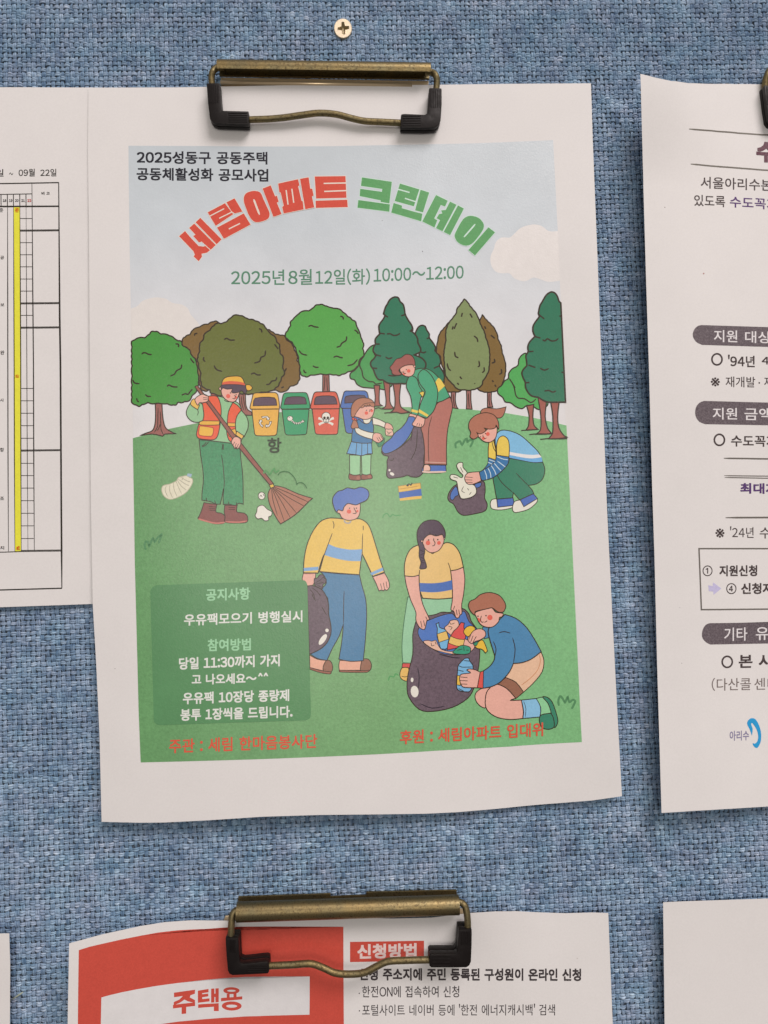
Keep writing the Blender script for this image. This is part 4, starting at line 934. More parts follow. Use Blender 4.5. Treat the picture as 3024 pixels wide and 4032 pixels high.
sp.fill('H', '385,522* 450,550 560,568 651,564* 640,658* 550,656 450,638 350,608*', (122, 160, 194)); sp.fill('H', '192,712* 309,702* 306,728* 192,738*', (122, 160, 194)); sp.fill('H', '715,752* 812,708* 820,732* 728,770*', (122, 160, 194))
sp.line('H', '417,438 390,510 350,620 318,740|420,342 430,370 426,402|660,380 660,415|656,440 652,560 652,600 640,680', LN, 1.8)
sp.fill('H', '735,782* 828,752* 858,808 866,860 845,888 830,880 822,890 800,885 785,892 762,835', SK, LN, 1.8); sp.line('H', '795,835 808,880|818,828 828,878|840,820 848,870', LN, 1.3)
sp.fill('H', '475,285 455,275 465,252 500,255 510,228 540,205 590,215 632,198 636,260 620,312 580,334 530,336 490,315', SK, LN, 1.8)
sp.line('H', '510,335 520,355 550,358 565,342', (170, 160, 150), 3.5)
sp.fill('H', '418,190 425,150 460,110 498,100 535,82 590,90 640,76 690,95 706,130 690,175 640,200 600,217 540,205 508,235 498,262 465,255 452,272 435,250 424,215', (84, 112, 172), LN, 2)
sp.disc('H', 548, 268, 17, CH); sp.disc('H', 614, 265, 9, CH); sp.disc('H', 552, 242, 5, LN, n=8); sp.disc('H', 606, 242, 5, LN, n=8); sp.line('H', '586,236 598,262 606,278 592,284 578,282', LN, 1.7)

sp.part('printed_person', 'woman with a braid and yellow striped shirt')
sp.fill('I', '170,1222* 232,1222* 226,1260* 165,1256*', (208, 82, 76), LN, 1.6); sp.fill('I', '163,1262 190,1255 218,1262 215,1310 205,1362 162,1346 148,1310', (228, 178, 96), LN, 1.8); sp.line('I', '160,1322 185,1330 208,1325', LN, 1.4)
sp.fill('I', '212,700* 330,712* 562,705* 565,860 380,900 290,900 270,960 250,1222* 172,1218* 165,1100 175,950 195,800', (146, 190, 148), (70, 110, 76), 2)
sp.part('printed_bin_bag', 'large dark bin bag full of bottles')
sp.fill('I', '265,930 290,870 370,850 430,838 480,820 545,822 575,800 640,790 690,830 710,890 770,980 778,1080 770,1240 730,1420 680,1500 560,1570 400,1602 300,1585 220,1490 205,1400 215,1300 250,1150 250,1000', 'print_bag', LN, 2.2)
sp.fill('I', '300,942 340,900 385,880 480,845 560,832 600,870 640,815 662,820 690,890 725,925 760,965 745,1090 640,1150 500,1150 400,1105 325,1050 292,990', (78, 114, 176), LN, 1.6)
sp.fill('I', '333,1052 372,1042 400,1050 432,1042 450,1080 480,1115 560,1130 700,1100 735,1080 720,1120 640,1152 560,1150 440,1122 380,1092', (226, 176, 150), LN, 1.4); sp.line('I', '395,1060 400,1085 420,1080|425,1050 435,1075|500,1120 540,1110', LN, 1.4)
sp.fill('I', '500,942 530,915 545,888 598,882 615,925 590,960 560,1002 520,975', (226, 176, 150), LN, 1.6); sp.line('I', '540,895 550,915 580,905|530,930 560,940 545,960', LN, 1.4)
sp.fill('I', '433,912* 455,902* 462,940 510,962 535,1040 532,1090 505,1112* 470,1108* 442,1010 444,950', (116, 172, 204), LN, 1.8); sp.fill('I', '442,992* 515,968* 534,1032* 455,1058*', (228, 182, 100), LN, 1.4)
sp.fill('I', '630,900* 656,906* 652,940 666,1000 655,1060 638,1092* 522,1118* 530,1050 570,972 602,942', (212, 80, 76), LN, 1.8); sp.fill('I', '546,1008* 602,1030 660,1036* 645,1090* 590,1085 530,1062*', (228, 182, 100), LN, 1.4)
sp.fill('I', '660,1030* 700,1050 738,1088 700,1130 650,1100', (226, 168, 150), LN, 1.4)
sp.fill('I', '565,1140 600,1100 640,1080 700,1095 704,1130 690,1146 640,1152', (56, 146, 112), LN, 1.6); sp.line('I', '600,1120 640,1110|650,1090 655,1125|668,1118 690,1120', LN, 1.4)
sp.fill('I', '650,975 665,945 695,928 730,934 742,960 720,990 690,1012 665,1000', (228, 178, 62), LN, 1.6); sp.fill('I', '740,1085 770,1050 800,1040 822,1080 838,1125* 822,1142* 795,1112 758,1105', (228, 178, 62), LN, 1.8); sp.fill('I', '735,1060* 770,1050* 750,1085* 728,1078*', (56, 140, 100), LN, 1.2)
sp.disc('I', 245, 1353, 11, WT, ry=18); sp.disc('I', 265, 1445, 31, WT, ry=46, rot=-.1)
sp.line('I', '290,1260 300,1330 295,1420|460,1150 560,1175 620,1180|310,1540 400,1575 500,1560', (50, 40, 50), 2.2)
sp.part('printed_person', 'arms, shirt and braided head of the woman')
sp.fill('I', '188,535* 302,528* 306,650 330,760 375,858 380,880 362,885 352,930 340,957 305,942 275,885 275,820 232,720 198,600', SK, LN, 2); sp.line('I', '312,890 322,940|335,885 345,930|352,855 365,885', LN, 1.5)
sp.fill('I', '548,493* 648,465* 660,560 650,680 635,760 637,830 620,845 612,864 590,862 572,812 550,800 560,740 562,620', SK, LN, 2); sp.line('I', '592,800 600,845|612,800 618,838|570,800 580,770', LN, 1.5)
sp.fill('I', '345,285 400,340 480,290 520,272 575,292 622,360 648,465* 600,485 548,494* 560,600 563,708* 450,717 328,710* 305,640 300,528* 250,540 186,534* 185,450 205,370 250,310', (230, 184, 116), LN, 2.2)
sp.fill('I', '304,590* 400,593 480,586 558,568* 563,642* 480,658 400,664 308,658*', (76, 108, 168)); sp.line('I', '528,430 545,480 556,560|305,488 300,530', LN, 1.8)
sp.fill('I', '325,262 335,235 385,208 430,220 488,210 497,240 490,282 460,330 420,350 380,348 345,318 330,285', SK, LN, 1.8); sp.line('I', '388,348 405,360 425,348', LN, 1.6)
sp.fill('I', '284,230 290,170 330,115 390,95 450,105 490,150 507,200 500,245 482,208 455,216 430,220 385,208 345,235 328,270 338,300 345,340 338,390 352,430 358,470 330,480 305,475 315,430 300,380 302,320 292,280', (82, 64, 76), LN, 2)
sp.line('I', '308,330 335,345|340,355 310,372|308,385 338,400|340,408 312,425|312,430 345,432|430,205 432,220|385,190 387,207', (50, 36, 46), 1.6)
sp.disc('I', 322, 262, 8, SK, line=LN, lw=1.2); sp.disc('I', 496, 240, 6, SK, line=LN, lw=1.2)
sp.disc('I', 370, 275, 18, CH); sp.disc('I', 456, 275, 15, CH); sp.disc('I', 375, 252, 6, LN, n=8); sp.disc('I', 447, 249, 6, LN, n=8); sp.line('I', '416,238 415,255 426,275 418,296 402,298', LN, 1.8)

sp.part('printed_person', 'kneeling boy in blue sweater holding a bottle')
sp.fill('K', '745,460 790,422 870,405 850,480 828,570 780,558 745,512', SK, LN, 2)
sp.fill('K', '1040,220* 1150,202 1258,130* 1282,200 1268,290 1200,378 1120,452* 1052,370 975,335 1010,290', (228, 180, 146), LN, 2); sp.line('K', '1245,150 1254,210 1230,280 1170,345 1105,395', (200, 140, 100), 1.8)
sp.fill('K', '982,335* 1062,372 1122,450* 1060,502* 1000,430 912,386*', (146, 98, 76), LN, 2)
sp.fill('K', '820,520 832,450 870,405 915,388 990,422 1060,498* 1018,515 1105,512* 1120,600 1115,657* 1020,665 920,650 852,610 826,570', SK, LN, 2.2)
sp.line('K', '1060,498 1018,516', LN, 2)
sp.fill('K', '1105,512* 1222,500* 1250,540 1257,600 1250,645* 1116,657* 1122,600', (134, 182, 214), LN, 2); sp.line('K', '1122,520 1140,580 1134,650', LN, 1.3)
sp.fill('K', '1222,500* 1275,490 1315,520 1340,590 1338,618* 1280,622 1252,642* 1257,570', (140, 196, 142), LN, 1.8)
sp.fill('K', '1272,488 1312,492 1348,530 1380,620 1392,680 1372,726 1352,715 1340,620 1315,540', (56, 128, 98), LN, 2)
sp.fill('K', '1246,662 1262,628 1335,615* 1355,650 1362,722 1312,742 1262,722', (56, 128, 98), LN, 2)
sp.fill('I', '633,1208 650,1192 660,1182 690,1182 700,1205 724,1240 722,1290 712,1420 690,1446 612,1436 594,1400 602,1290 608,1240', (120, 172, 204), LN, 1.8); sp.line('I', '612,1240 640,1252 720,1250|606,1275 650,1285|655,1200 700,1205|610,1420 650,1440', LN, 1.3); sp.fill('I', '600,1318* 625,1320* 624,1396* 596,1390*', (228, 178, 72), LN, 1.3)
sp.fill('I', '800,940 850,945 855,1020* 812,1030*', (76, 129, 164), LN, 1.8)
sp.fill('I', '848,948 930,880 975,838* 1060,868 1140,935 1205,1030 1260,1130* 1180,1190 1100,1218 1042,1222* 1010,1290 940,1368 870,1405 802,1418* 806,1282* 862,1240 895,1180 882,1120 852,1020', (76, 129, 164), LN, 2.2)
sp.line('I', '1035,1020 1055,1110 1042,1222|928,982 970,973 1018,985|883,1050 905,1110 892,1182', LN, 2)
sp.fill('I', '776,1292* 806,1282* 803,1418* 757,1414*', (214, 84, 74), LN, 1.6)
sp.fill('I', '618,1340 632,1308 705,1298 676,1275 700,1266 745,1275 780,1292* 758,1414* 650,1410 628,1385', SK, LN, 1.9); sp.line('I', '625,1330 680,1334|622,1358 682,1360|632,1385 680,1386', LN, 1.5)
sp.fill('I', '700,1002 730,965 780,950 818,970 820,1010 775,1040 740,1050 715,1068 690,1050 682,1025', SK, LN, 1.8); sp.line('I', '705,1000 690,1035|725,1005 705,1055|750,1010 722,1060', LN, 1.4)
sp.fill('I', '740,825 800,802 870,785 902,820 960,830 952,855 932,862 925,895 880,935 822,936 780,912 757,870', SK, LN, 2)
sp.fill('I', '688,775 700,735 742,715 780,682 850,665 920,682 960,720 982,770 965,815 940,822 915,815 882,790 870,785 820,797 742,815 738,842 712,822', (168, 106, 82), LN, 2)
sp.disc('I', 857, 862, 21, CH); sp.fill('I', '762,865 780,872 785,890 775,898 765,885', CH); sp.disc('I', 826, 847, 6, LN, n=8); sp.disc('I', 763, 852, 6, LN, n=8); sp.line('I', '790,848 783,880 792,898 808,896|812,900 828,894 835,886', LN, 1.8)

sp.part('printed_text_box', 'dark green rounded text panel on the lawn')
sp.fill('J', '185,240* 185,215 200,185 235,168* 800,148* 1370,128* 1400,132 1418,158 1420,185* 1434,700* 1448,1180* 1440,1215 1405,1232* 800,1250* 270,1268* 235,1262 214,1240 211,1205* 198,700*', 'print_box')
sp.part('printed_lettering', 'pale lettering on the dark green panel')
T = sp.text; LG, LW = (150, 196, 150), (218, 226, 202)
T('공지사항', 'J', (622, 294), (970, 282), (622, 196), LG, .018)
T('우유팩모으기 병행실시', 'J', (450, 488), (1381, 458), (450, 396), LW, .014)
T('참여방법', 'J', (635, 690), (976, 682), (635, 592), LG, .018)
T('당일 11:30까지 가지', 'J', (410, 834), (1203, 806), (410, 738), LW, .018)
T('고 나오세요~', 'J', (510, 952), (1020, 942), (510, 868), LW, .018); T('^^', 'J', (1032, 886), (1112, 884), (1032, 858), LW, .008)
T('우유팩 10장당 종량제', 'J', (440, 1106), (1277, 1080), (440, 1012), LW, .018)
T('봉투 1장씩을 드립니다.', 'J', (422, 1237), (1303, 1210), (422, 1142), LW, .018)
RL = (212, 86, 62)
sp.part('printed_lettering', 'red sponsor line at the lower left of the print')
T('주관 : 세림 한마음봉사단', 'J', (332, 1492), (1497, 1450), (332, 1380), RL, .012)
sp.part('printed_lettering', 'red sponsor line at the lower right of the print')
T('후원 : 세림아파트 입대위', 'K', (150, 862), (1276, 796), (150, 752), RL, .012)
sp.part('printed_lettering', 'black two-line heading at the top left of the print')
T('2025성동구 공동주택', 'X', (812, 972), (1588, 978), (812, 896), (34, 34, 42), .016); T('공동체활성화 공모사업', 'X', (811, 1071), (1593, 1080), (811, 994), (34, 34, 42), .016)
sp.part('printed_lettering', 'green date line')
GD = (86, 130, 102)
T('2025년', 'A', (460, 966), (880, 963), (460, 845), GD, .006); T('8월', 'A', (910, 966), (1097, 962), (910, 842), GD, .006); T('12일(화)', 'A', (1122, 968), (1553, 962), (1122, 838), GD, .006)
T('10:00~12:00', 'B', (222, 940), (931, 914), (222, 836), GD, .006)

TRD, TGR, HALO = (206, 76, 58), (88, 150, 88), (232, 206, 188)
sp.part('printed_title', 'arched red heavy title lettering')
def ttl(tile, polys, col, halo, smooth=False):
    for p in polys: sp.fill(tile, p, col, smooth=smooth, line=halo, lw=1.3)
SKY = (201, 207, 211)
ttl('A', ['47,580 98,537 150,598 205,655 240,660 258,655 298,690 270,712 230,720 233,742 205,780 162,740 172,725 160,698',
          '127,515 170,478 342,650 300,690 228,625 207,632 158,578 176,568', '177,471 218,433 388,605 346,647'], TRD, HALO)
ttl('A', ['272,392 412,318 480,408 338,502', '420,313 488,280 553,388 488,404 460,384', '346,512 560,398 616,490 403,604'], TRD, HALO)
sp.line('A', '286,426 405,364|366,440 468,390', HALO, 2.6, smooth=False); sp.line('A', '442,524 530,480', HALO, 2.8)
ttl('A', ['557,300 572,245 635,222 690,235 715,285 740,340 765,400 752,445 690,470 640,468 602,425 575,360'], TRD, HALO, True)
sp.line('A', '638,290 660,350 684,412', HALO, 4.6)
ttl('A', ['705,205 772,178 808,265 822,258 837,310 823,318 860,408 792,432', '828,165 988,130 1000,180 990,190 1016,300 1026,305 1033,372 872,405 860,350 872,340 848,240 838,238',
          '1000,128 1072,115 1085,205 1100,205 1112,262 1098,270 1117,356 1042,372', '1115,108 1362,105 1370,280 1127,286', '1122,299 1376,291 1380,353 1125,360'], TRD, HALO)
sp.line('A', '893,218 908,332|938,208 953,318', HALO, 3); sp.line('A', '1188,165 1368,161|1192,228 1370,221', HALO, 3)
sp.part('printed_title', 'arched green heavy title lettering')
HG = (196, 222, 196)
ttl('B', ['128,115 368,150 348,325 275,312 276,300 110,266 115,205 285,228 288,210 120,186', '100,293 352,328 348,390 93,358', '428,163 585,210 540,347 385,305', '590,212 662,235 612,395 546,378',
          '378,316 448,338 446,358 540,385 608,402 598,466 358,396', '712,253 808,300 785,350 752,337 702,440 725,455 702,515 602,465', '822,305 877,332 765,545 710,518 742,455 715,440 735,405 760,400 750,375 788,372', '885,335 935,362 825,575 770,548'], TGR, HG)
sp.line('B', '412,210 505,236|468,282 562,312', HG, 3, smooth=False)
ttl('B', ['857,580 870,540 925,445 980,418 1050,435 1090,485 1082,535 1010,630 950,658 885,632'], TGR, HG, True)
sp.line('B', '1022,485 975,540 932,588', HG, 3.6)
ttl('B', ['1125,508 1180,550 1020,735 965,690'], TGR, HG)
sp.part('ink_speck', 'tiny dark specks on the margins')
sp.disc('B', 607, 700, 4, (120, 120, 120), ry=6, n=7); sp.disc('B', 290, 457, 5, (150, 150, 150), ry=3, n=7); sp.disc('N', 905, 745, 6, (150, 140, 135), ry=2, n=7); sp.disc('X', 1000, 1050, 2, (150, 140, 135), n=6)
sp.flush()
# ------------------------------------------------------------------ clips and screw
def mat_brass(name, base=(.20, .168, .09), rough=.36, speck=True, scale=1.0):
    m, t, b = nt(name); v = objcoord(t)
    n1 = noise(t, v, 1500 * scale, 3, .75); n2 = noise(t, v, 120, 3, .6)
    f = mrange(t, n1, .53, .66, 0, 1)
    c1 = mixc(t, 'MIX', mrange(t, n2, .35, .65, 0, 1), base, tuple(x * y for x, y in zip(base, (1.25, 1.12, .95))))
    c = mixc(t, 'MIX', math_(t, 'MULTIPLY', f, .8 if speck else .0), c1, (.07, .05, .03))
    t.links.new(c, b.inputs['Base Color']); b.inputs['Metallic'].default_value = .9
    t.links.new(mrange(t, n1, .3, .7, rough - .06, rough + .14), b.inputs['Roughness'])
    bp = t.nodes.new('ShaderNodeBump'); bp.inputs['Strength'].default_value = .5; bp.inputs['Distance'].default_value = .00015
    t.links.new(n1, bp.inputs['Height']); t.links.new(bp.outputs[0], b.inputs['Normal'])
    return m
BRASS = mat_brass('aged_brass'); WIRE = mat_brass('wire_brass', (.185, .16, .088), .48, True, .7); GOLD, _t, _b = nt('bright_brass'); _b.inputs['Base Color'].default_value = (.70, .56, .36, 1); _b.inputs['Metallic'].default_value = .55; _b.inputs['Roughness'].default_value = .3
RECESS_SHADE, _t, _b = nt('recess_shade_brass'); _b.inputs['Base Color'].default_value = (.42, .35, .22, 1); _b.inputs['Metallic'].default_value = .7; _b.inputs['Roughness'].default_value = .5  # darker than the plating: shade inside the cross put into its colour
m_, t_, b_ = nt('black_plastic'); v_ = objcoord(t_)
b_.inputs['Base Color'].default_value = (.009, .007, .007, 1); b_.inputs['Specular IOR Level'].default_value = .22
t_.links.new(mrange(t_, noise(t_, v_, 500, 3, .6), .3, .7, .36, .56), b_.inputs['Roughness'])
bp_ = t_.nodes.new('ShaderNodeBump'); bp_.inputs['Strength'].default_value = .35; bp_.inputs['Distance'].default_value = .0002
t_.links.new(noise(t_, v_, 700, 3, .7), bp_.inputs['Height']); t_.links.new(bp_.outputs[0], b_.inputs['Normal'])
PLAST = m_

def tube(bm, pts, r, n=12, cap=True):
    pts = [Vector(p) for p in pts]; rings = []
    ref = Vector((0, 1, 0))
    for i, p in enumerate(pts):
        d = (pts[min(i + 1, len(pts) - 1)] - pts[max(i - 1, 0)]).normalized()
        a = d.cross(ref)
        if a.length < .15: a = d.cross(Vector((1, 0, 0)))
        a.normalize(); b = a.cross(d).normalized()
        rr = r[i] if isinstance(r, (list, tuple)) else r
        ring = []
        for k in range(n):
            t = 2 * math.pi * k / n; ring.append(bm.verts.new(p + a * math.cos(t) * rr + b * math.sin(t) * rr))
        rings.append(ring)
    for u, v in zip(rings, rings[1:]):
        # keep the rings untwisted
        best = min(range(n), key=lambda s: sum((u[k].co - v[(k + s) % n].co).length for k in range(0, n, 3)))
        v[:] = v[best:] + v[:best]
        for k in range(n): bm.faces.new((u[k], u[(k + 1) % n], v[(k + 1) % n], v[k]))
    if cap: bm.faces.new(rings[0][::-1]); bm.faces.new(rings[-1])
    bmesh.ops.recalc_face_normals(bm, faces=bm.faces[:])
def spline(pts, n=6):
    P = np.array(pts, float); return catmull(P * 1e5, [False] * len(P), False, n) / 1e5
def prism(bm, poly, h0, h1, bev=.0006):
    """poly: list of (X, Z) ; from height h0 (back) to h1 (front)"""
    f = [bm.verts.new((x, -h1, z)) for x, z in poly]; b = [bm.verts.new((x, -h0, z)) for x, z in poly]; n = len(poly)
    faces = [bm.faces.new(f), bm.faces.new(b[::-1])] + [bm.faces.new((f[i], b[i], b[(i + 1) % n], f[(i + 1) % n])) for i in range(n)]
    bmesh.ops.recalc_face_normals(bm, faces=faces)
    if bev:
        es = set(faces[0].edges) | set(faces[1].edges)
        for i in range(n):
            e = bm.edges.get((f[i], b[i]))
            if e: es.add(e)
        bmesh.ops.bevel(bm, geom=list(es), offset=bev, segments=2, profile=.6, affect='EDGES', clamp_overlap=True)

def barrel(bm, A, B, r, gap0, gap1, wall=.0007, n=30, lip=0.0, notch=None, up=1):
    """rolled sheet: open ring from angle gap0 to gap1 round axis A-B, with an optional straight lip at its start"""
    A, B = Vector(A), Vector(B); d = (B - A).normalized(); e1 = Vector((0, -1, 0)); e2 = d.cross(e1).normalized()
    if e2.z < 0: e2 = -e2
    prof = []
    for k in range(n + 1):
        t = gap0 + (gap1 - gap0) * k / n; prof.append((math.cos(t), math.sin(t)))
    outer = [(c * r, s * r) for c, s in prof]; inner = [(c * (r - wall), s * (r - wall)) for c, s in prof]
    if lip:
        t = gap0; tx, ty = math.sin(t), -math.cos(t)
        for k in (1, 2):
            outer.insert(0, (math.cos(t) * r + tx * lip * k / 2, math.sin(t) * r + ty * lip * k / 2))
            inner.insert(0, (math.cos(t) * (r - wall) + tx * lip * k / 2, math.sin(t) * (r - wall) + ty * lip * k / 2))
    L = outer + inner[::-1]; ns = 14; rings = []
    for i in range(ns + 1):
        p = A + (B - A) * (i / ns)
        rings.append([bm.verts.new(p + e1 * a + e2 * b) for a, b in L])
    for u, v in zip(rings, rings[1:]):
        for k in range(len(L)): bm.faces.new((u[k], u[(k + 1) % len(L)], v[(k + 1) % len(L)], v[k]))
    for ring in (rings[0], rings[-1]):
        m = len(outer)
        for k in range(m - 1): bm.faces.new((ring[k], ring[k + 1], ring[2 * m - 2 - k], ring[2 * m - 1 - k]))
    bmesh.ops.recalc_face_normals(bm, faces=bm.faces[:])

def clip(label, base_px, bar, wireL, wireR, wireH, capL, capR, hf, hb, ribs, plate, up_lip, lip=None):
    root = thing('paper_clip', label, 'clip', base_of(base_px, .005), 'brass lever clips with black corner caps')
    (a, b, r, h) = bar
    bm = bmesh.new(); barrel(bm, U3(a, h), U3(b, h), r, *up_lip[:2], lip=up_lip[2], n=28)
    o = bm_obj('spring_barrel', bm, BRASS, root, smooth=False)
    o.data.polygons.foreach_set('use_smooth', np.ones(len(o.data.polygons), bool))
    o.data.set_sharp_from_angle(angle=math.radians(40))
    for nm, (poly, h0, h1, mt) in plate:
        bm = bmesh.new(); prism(bm, [tuple(U([p], h1)[0]) for p in poly], h0, h1, .00012)
        bm_obj(nm, bm, mt, root)
    if lip:
        bm = bmesh.new(); tube(bm, [U3(lip[0], lip[2]), U3(lip[1], lip[2])], .0011, 12); bm_obj('clamp_lip', bm, GOLD, root, smooth=True)
    bm = bmesh.new()
    for w in (wireL, wireR, wireH):
        tube(bm, spline([U3(p, hh) for p, hh in w]), .00128 if w is wireH else .0013)
    bm_obj('wire_lever', bm, WIRE, root, smooth=True)
    for cp, rb in ((capL, ribs[0]), (capR, ribs[1])):
        poly = [tuple(U([p], hf)[0]) for p in cp]; bm = bmesh.new(); D = (hf - hb)
        prism(bm, poly, hf - D * .46, hf, .0005)
        prism(bm, poly, hb, hb + D * .44, .0005)
        n = len(poly); P2 = []
        for i in range(n):                       # waist between the two cheeks
            p, a_, c_ = (np.array(poly[k]) for k in (i, i - 1, (i + 1) % n)); e = (c_ - a_); nn = np.array([-e[1], e[0]]) / (np.linalg.norm(e) + 1e-9)
            A = sum(poly[k][0] * poly[(k + 1) % n][1] - poly[(k + 1) % n][0] * poly[k][1] for k in range(n))
            P2.append(tuple(p + nn * .00045 * (1 if A > 0 else -1)))
        prism(bm, P2, hb + D * .2, hf - D * .2, 0)
        for (p0, p1, w) in rb:
            tube(bm, [U3(p0, hf), U3(p1, hf)], w, 6)
        o = bm_obj('corner_cap', bm, PLAST, root, smooth=True); o.data.set_sharp_from_angle(angle=math.radians(35))
    return root
def ty(s, tile):
    return [tp(tile, *map(float, w.split(','))) for w in s.split()]
def ribset(tile, x0, x1, y0, y1, n, vertical, w=.00022):
    out = []
    for k in range(n):
        if vertical:
            x = x0 + (x1 - x0) * k / (n - 1); out.append((tp(tile, x, y0), tp(tile, x, y1), w))
        else:
            y = y0 + (y1 - y0) * k / (n - 1); out.append((tp(tile, x0, y), tp(tile, x1, y), w))
    return out
HB = .0062
c1 = clip('brass lever clip above the clean-up day poster, its wire arched upward', (1276, 280),
     (tp('Y', 229, 133), tp('Y', 1433, 151), .0035, HB),
     [(tp('Y', 262, 120), HB), (tp('Y', 222, 126), HB), (tp('Y', 198, 150), HB + .001), (tp('Y', 192, 185), .0066), (tp('Y', 196, 235), .006), (tp('Y', 205, 300), .0058)],
     [(tp('Y', 1405, 150), HB), (tp('Y', 1444, 152), HB), (tp('Y', 1466, 172), HB + .001), (tp('Y', 1472, 205), .0066), (tp('Y', 1466, 260), .006), (tp('Y', 1455, 330), .0058)],
     [(tp('Y', 330, 424), .0058), (tp('Y', 420, 420), .0058), (tp('Y', 520, 416), .0058), (tp('Y', 610, 408), .006), (tp('Y', 700, 395), .0062), (tp('Y', 800, 383), .0064), (tp('Y', 900, 390), .0064),
      (tp('Y', 985, 412), .0062), (tp('Y', 1060, 428), .006), (tp('Y', 1150, 433), .0058), (tp('Y', 1250, 438), .0058), (tp('Y', 1350, 442), .0058)],
     ty('163,212 238,212 243,290 250,366 262,369 402,372 404,400 402,442 400,448 220,442 196,432 182,412 172,330', 'Y'),
     ty('1428,238 1500,240 1500,330 1494,420 1484,448 1462,464 1400,468 1266,466 1266,430 1268,388 1290,385 1405,390 1418,380 1422,330', 'Y'),
     .0086, .0044,
     (ribset('Y', 178, 228, 222, 325, 5, True) + ribset('Y', 288, 394, 384, 432, 5, False),
      ribset('Y', 1440, 1490, 250, 350, 5, True) + ribset('Y', 1278, 1380, 398, 452, 5, False)),
     [('clamp_plate', ([tp('Y', 244, 180), tp('Y', 1425, 200), tp('Y', 1420, 262), tp('Y', 250, 250)], -.0, .0026, GOLD))],
     (-.5, math.pi * 1.1, 0.0), (tp('Y', 244, 212), tp('Y', 1330, 226), .0030))
# copy for the right-hand notice, set off in place
def copy_tree(o, parent=None):
    c = o.copy(); COL.objects.link(c); c.parent = parent
    for ch in o.children: copy_tree(ch, c)
    return c
s_ = U([(3010, 336)], .0086)[0] - U([tp('Y', 163, 212)], .0086)[0]
c3 = copy_tree(c1); c3.location = Vector(c1.location) + Vector((s_[0], 0, s_[1]))
c3['label'] = 'brass lever clip half out of frame, gripping the water notice with black headings'
HB2 = .0098
clip('brass lever clip with its wire sagging downward, over the red and white notice', (1370, 3560),
     (tp('T', 126, 243), tp('T', 1442, 200), .0036, HB2),
     [(tp('T', 160, 232), HB2), (tp('T', 118, 236), HB2), (tp('T', 98, 262), .0105), (tp('T', 92, 320), .0112), (tp('T', 90, 390), .0116), (tp('T', 88, 470), .0116)],
     [(tp('T', 1410, 186), HB2), (tp('T', 1452, 186), HB2), (tp('T', 1480, 210), .0105), (tp('T', 1493, 270), .0112), (tp('T', 1496, 345), .0116), (tp('T', 1492, 420), .0116)],
     [(tp('T', 240, 568), .0116), (tp('T', 320, 562), .0116), (tp('T', 450, 556), .0116), (tp('T', 565, 550), .0116), (tp('T', 640, 575), .0118), (tp('T', 705, 604), .012), (tp('T', 790, 612), .012),
      (tp('T', 880, 603), .012), (tp('T', 950, 568), .0118), (tp('T', 1020, 537), .0116), (tp('T', 1130, 530), .0116), (tp('T', 1270, 526), .0116), (tp('T', 1350, 522), .0116)],
     ty('56,398 134,398 138,480 142,546 160,552 300,537 314,545 316,600 308,610 100,620 80,612 70,592 62,500', 'T'),
     ty('1443,348 1521,346 1520,440 1516,540 1506,562 1488,574 1280,574 1268,566 1268,500 1280,492 1420,492 1434,478', 'T'),
     .0138, .0072,
     (ribset('T', 84, 112, 408, 480, 4, True) + ribset('T', 190, 300, 560, 598, 4, False),
      ribset('T', 1458, 1506, 360, 440, 5, True) + ribset('T', 1285, 1390, 504, 560, 4, False)),
     [('back_plate', ([tp('T', 133, 152), tp('T', 680, 133), tp('T', 682, 150), tp('T', 892, 142), tp('T', 894, 124), tp('T', 1430, 112), tp('T', 1436, 240), tp('T', 130, 280)], .0016, .0024, BRASS)),
      ('clamp_tongue', ([tp('T', 55, 268), tp('T', 130, 262), tp('T', 130, 292), tp('T', 45, 296)], .0026, .0034, GOLD)),
      ('clamp_tongue', ([tp('T', 1442, 222), tp('T', 1505, 232), tp('T', 1512, 262), tp('T', 1442, 262)], .0026, .0034, GOLD))],
     (-math.pi * .62, math.pi * 1.1, 0.0))

# screw
scr = thing('wood_screw', 'pale brass cross-head screw sunk in the fabric above the middle clip', 'screw', base_of((1350, 108), .001))
hs = .0022
def Zp(x, y): return tuple(U([tp('Z', x, y)], hs)[0])
cross = [Zp(*p) for p in ((800, 474), (858, 474), (873, 562), (966, 566), (966, 630), (884, 650), (878, 750), (826, 750), (800, 660), (714, 655), (714, 598), (795, 575))]
cc = np.array(Zp(832, 612)); rx = np.linalg.norm(np.array(Zp(1018, 612)) - cc); rz = np.linalg.norm(np.array(Zp(832, 818)) - cc)
rr = (rx + rz) / 2
bm = bmesh.new(); NR = 48
ring = []
for k in range(NR):
    a = 2 * math.pi * k / NR; ring.append((cc[0] + rr * math.cos(a) * rx / rr, cc[1] + rr * math.sin(a) * rz / rr))
outer = [bm.verts.new((x, -hs, z)) for x, z in ring]; inner = [bm.verts.new((x, -hs, z)) for x, z in cross]
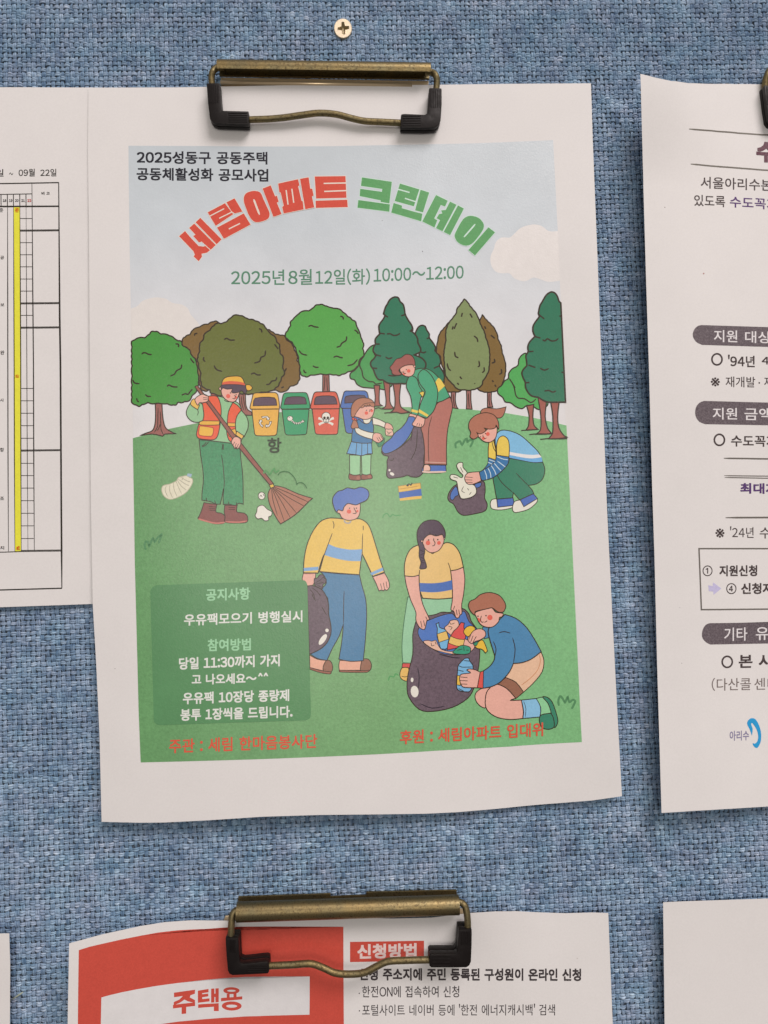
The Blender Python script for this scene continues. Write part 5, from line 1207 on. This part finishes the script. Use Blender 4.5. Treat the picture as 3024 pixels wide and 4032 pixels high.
tr = tessellate_polygon([[Vector((x * 1e3, z * 1e3, 0)) for x, z in ring], [Vector((x * 1e3, z * 1e3, 0)) for x, z in cross]])
al_ = outer + inner
for t in tr:
    try: bm.faces.new([al_[i] for i in t])
    except ValueError: pass
low = [bm.verts.new((cc[0] + (x - cc[0]) * .42, -hs + .0015, cc[1] + (z - cc[1]) * .45)) for x, z in cross]
nC = len(cross)
for k in range(nC): bm.faces.new((inner[k], inner[(k + 1) % nC], low[(k + 1) % nC], low[k])).material_index = 1
bm.faces.new(low).material_index = 1
rim = [bm.verts.new((cc[0] + (x - cc[0]) * 1.05, -hs + .00025, cc[1] + (z - cc[1]) * 1.05)) for x, z in ring]
rim2 = [bm.verts.new((cc[0] + (x - cc[0]) * 1.0, -.0001, cc[1] + (z - cc[1]) * 1.0)) for x, z in ring]
for k in range(NR):
    bm.faces.new((outer[k], outer[(k + 1) % NR], rim[(k + 1) % NR], rim[k]))
    bm.faces.new((rim[k], rim[(k + 1) % NR], rim2[(k + 1) % NR], rim2[k]))
bmesh.ops.recalc_face_normals(bm, faces=bm.faces[:])
SCREW = mat_brass('screw_plating', (.58, .54, .45), .5, False, 1.2)
bm_obj('screw_head', bm, [SCREW, RECESS_SHADE], scr)
bm = bmesh.new(); tube(bm, [Vector((cc[0], -.0002, cc[1])), Vector((cc[0], .006, cc[1]))], .0014, 10)
bm_obj('shank', bm, SCREW, scr, smooth=True)

# pale sliver stuck in the weave, bottom left
m_, t_, b_ = nt('pale_straw'); b_.inputs['Base Color'].default_value = (.50, .56, .42, 1); b_.inputs['Roughness'].default_value = .35
bm = bmesh.new(); P0, P1 = U3((40, 3941), .0022), U3((91, 3906), .0034)
tube(bm, [P0, P0.lerp(P1, .3), P0.lerp(P1, .55), P0.lerp(P1, .8), P1], [.00012, .00022, .00034, .0003, .0001], 8)
o = bm_obj('straw_sliver', bm, m_, None, smooth=True, loc=None)
o['label'] = 'tiny pale green sliver stuck in the fabric beside the bottom left sheet'; o['category'] = 'straw sliver'
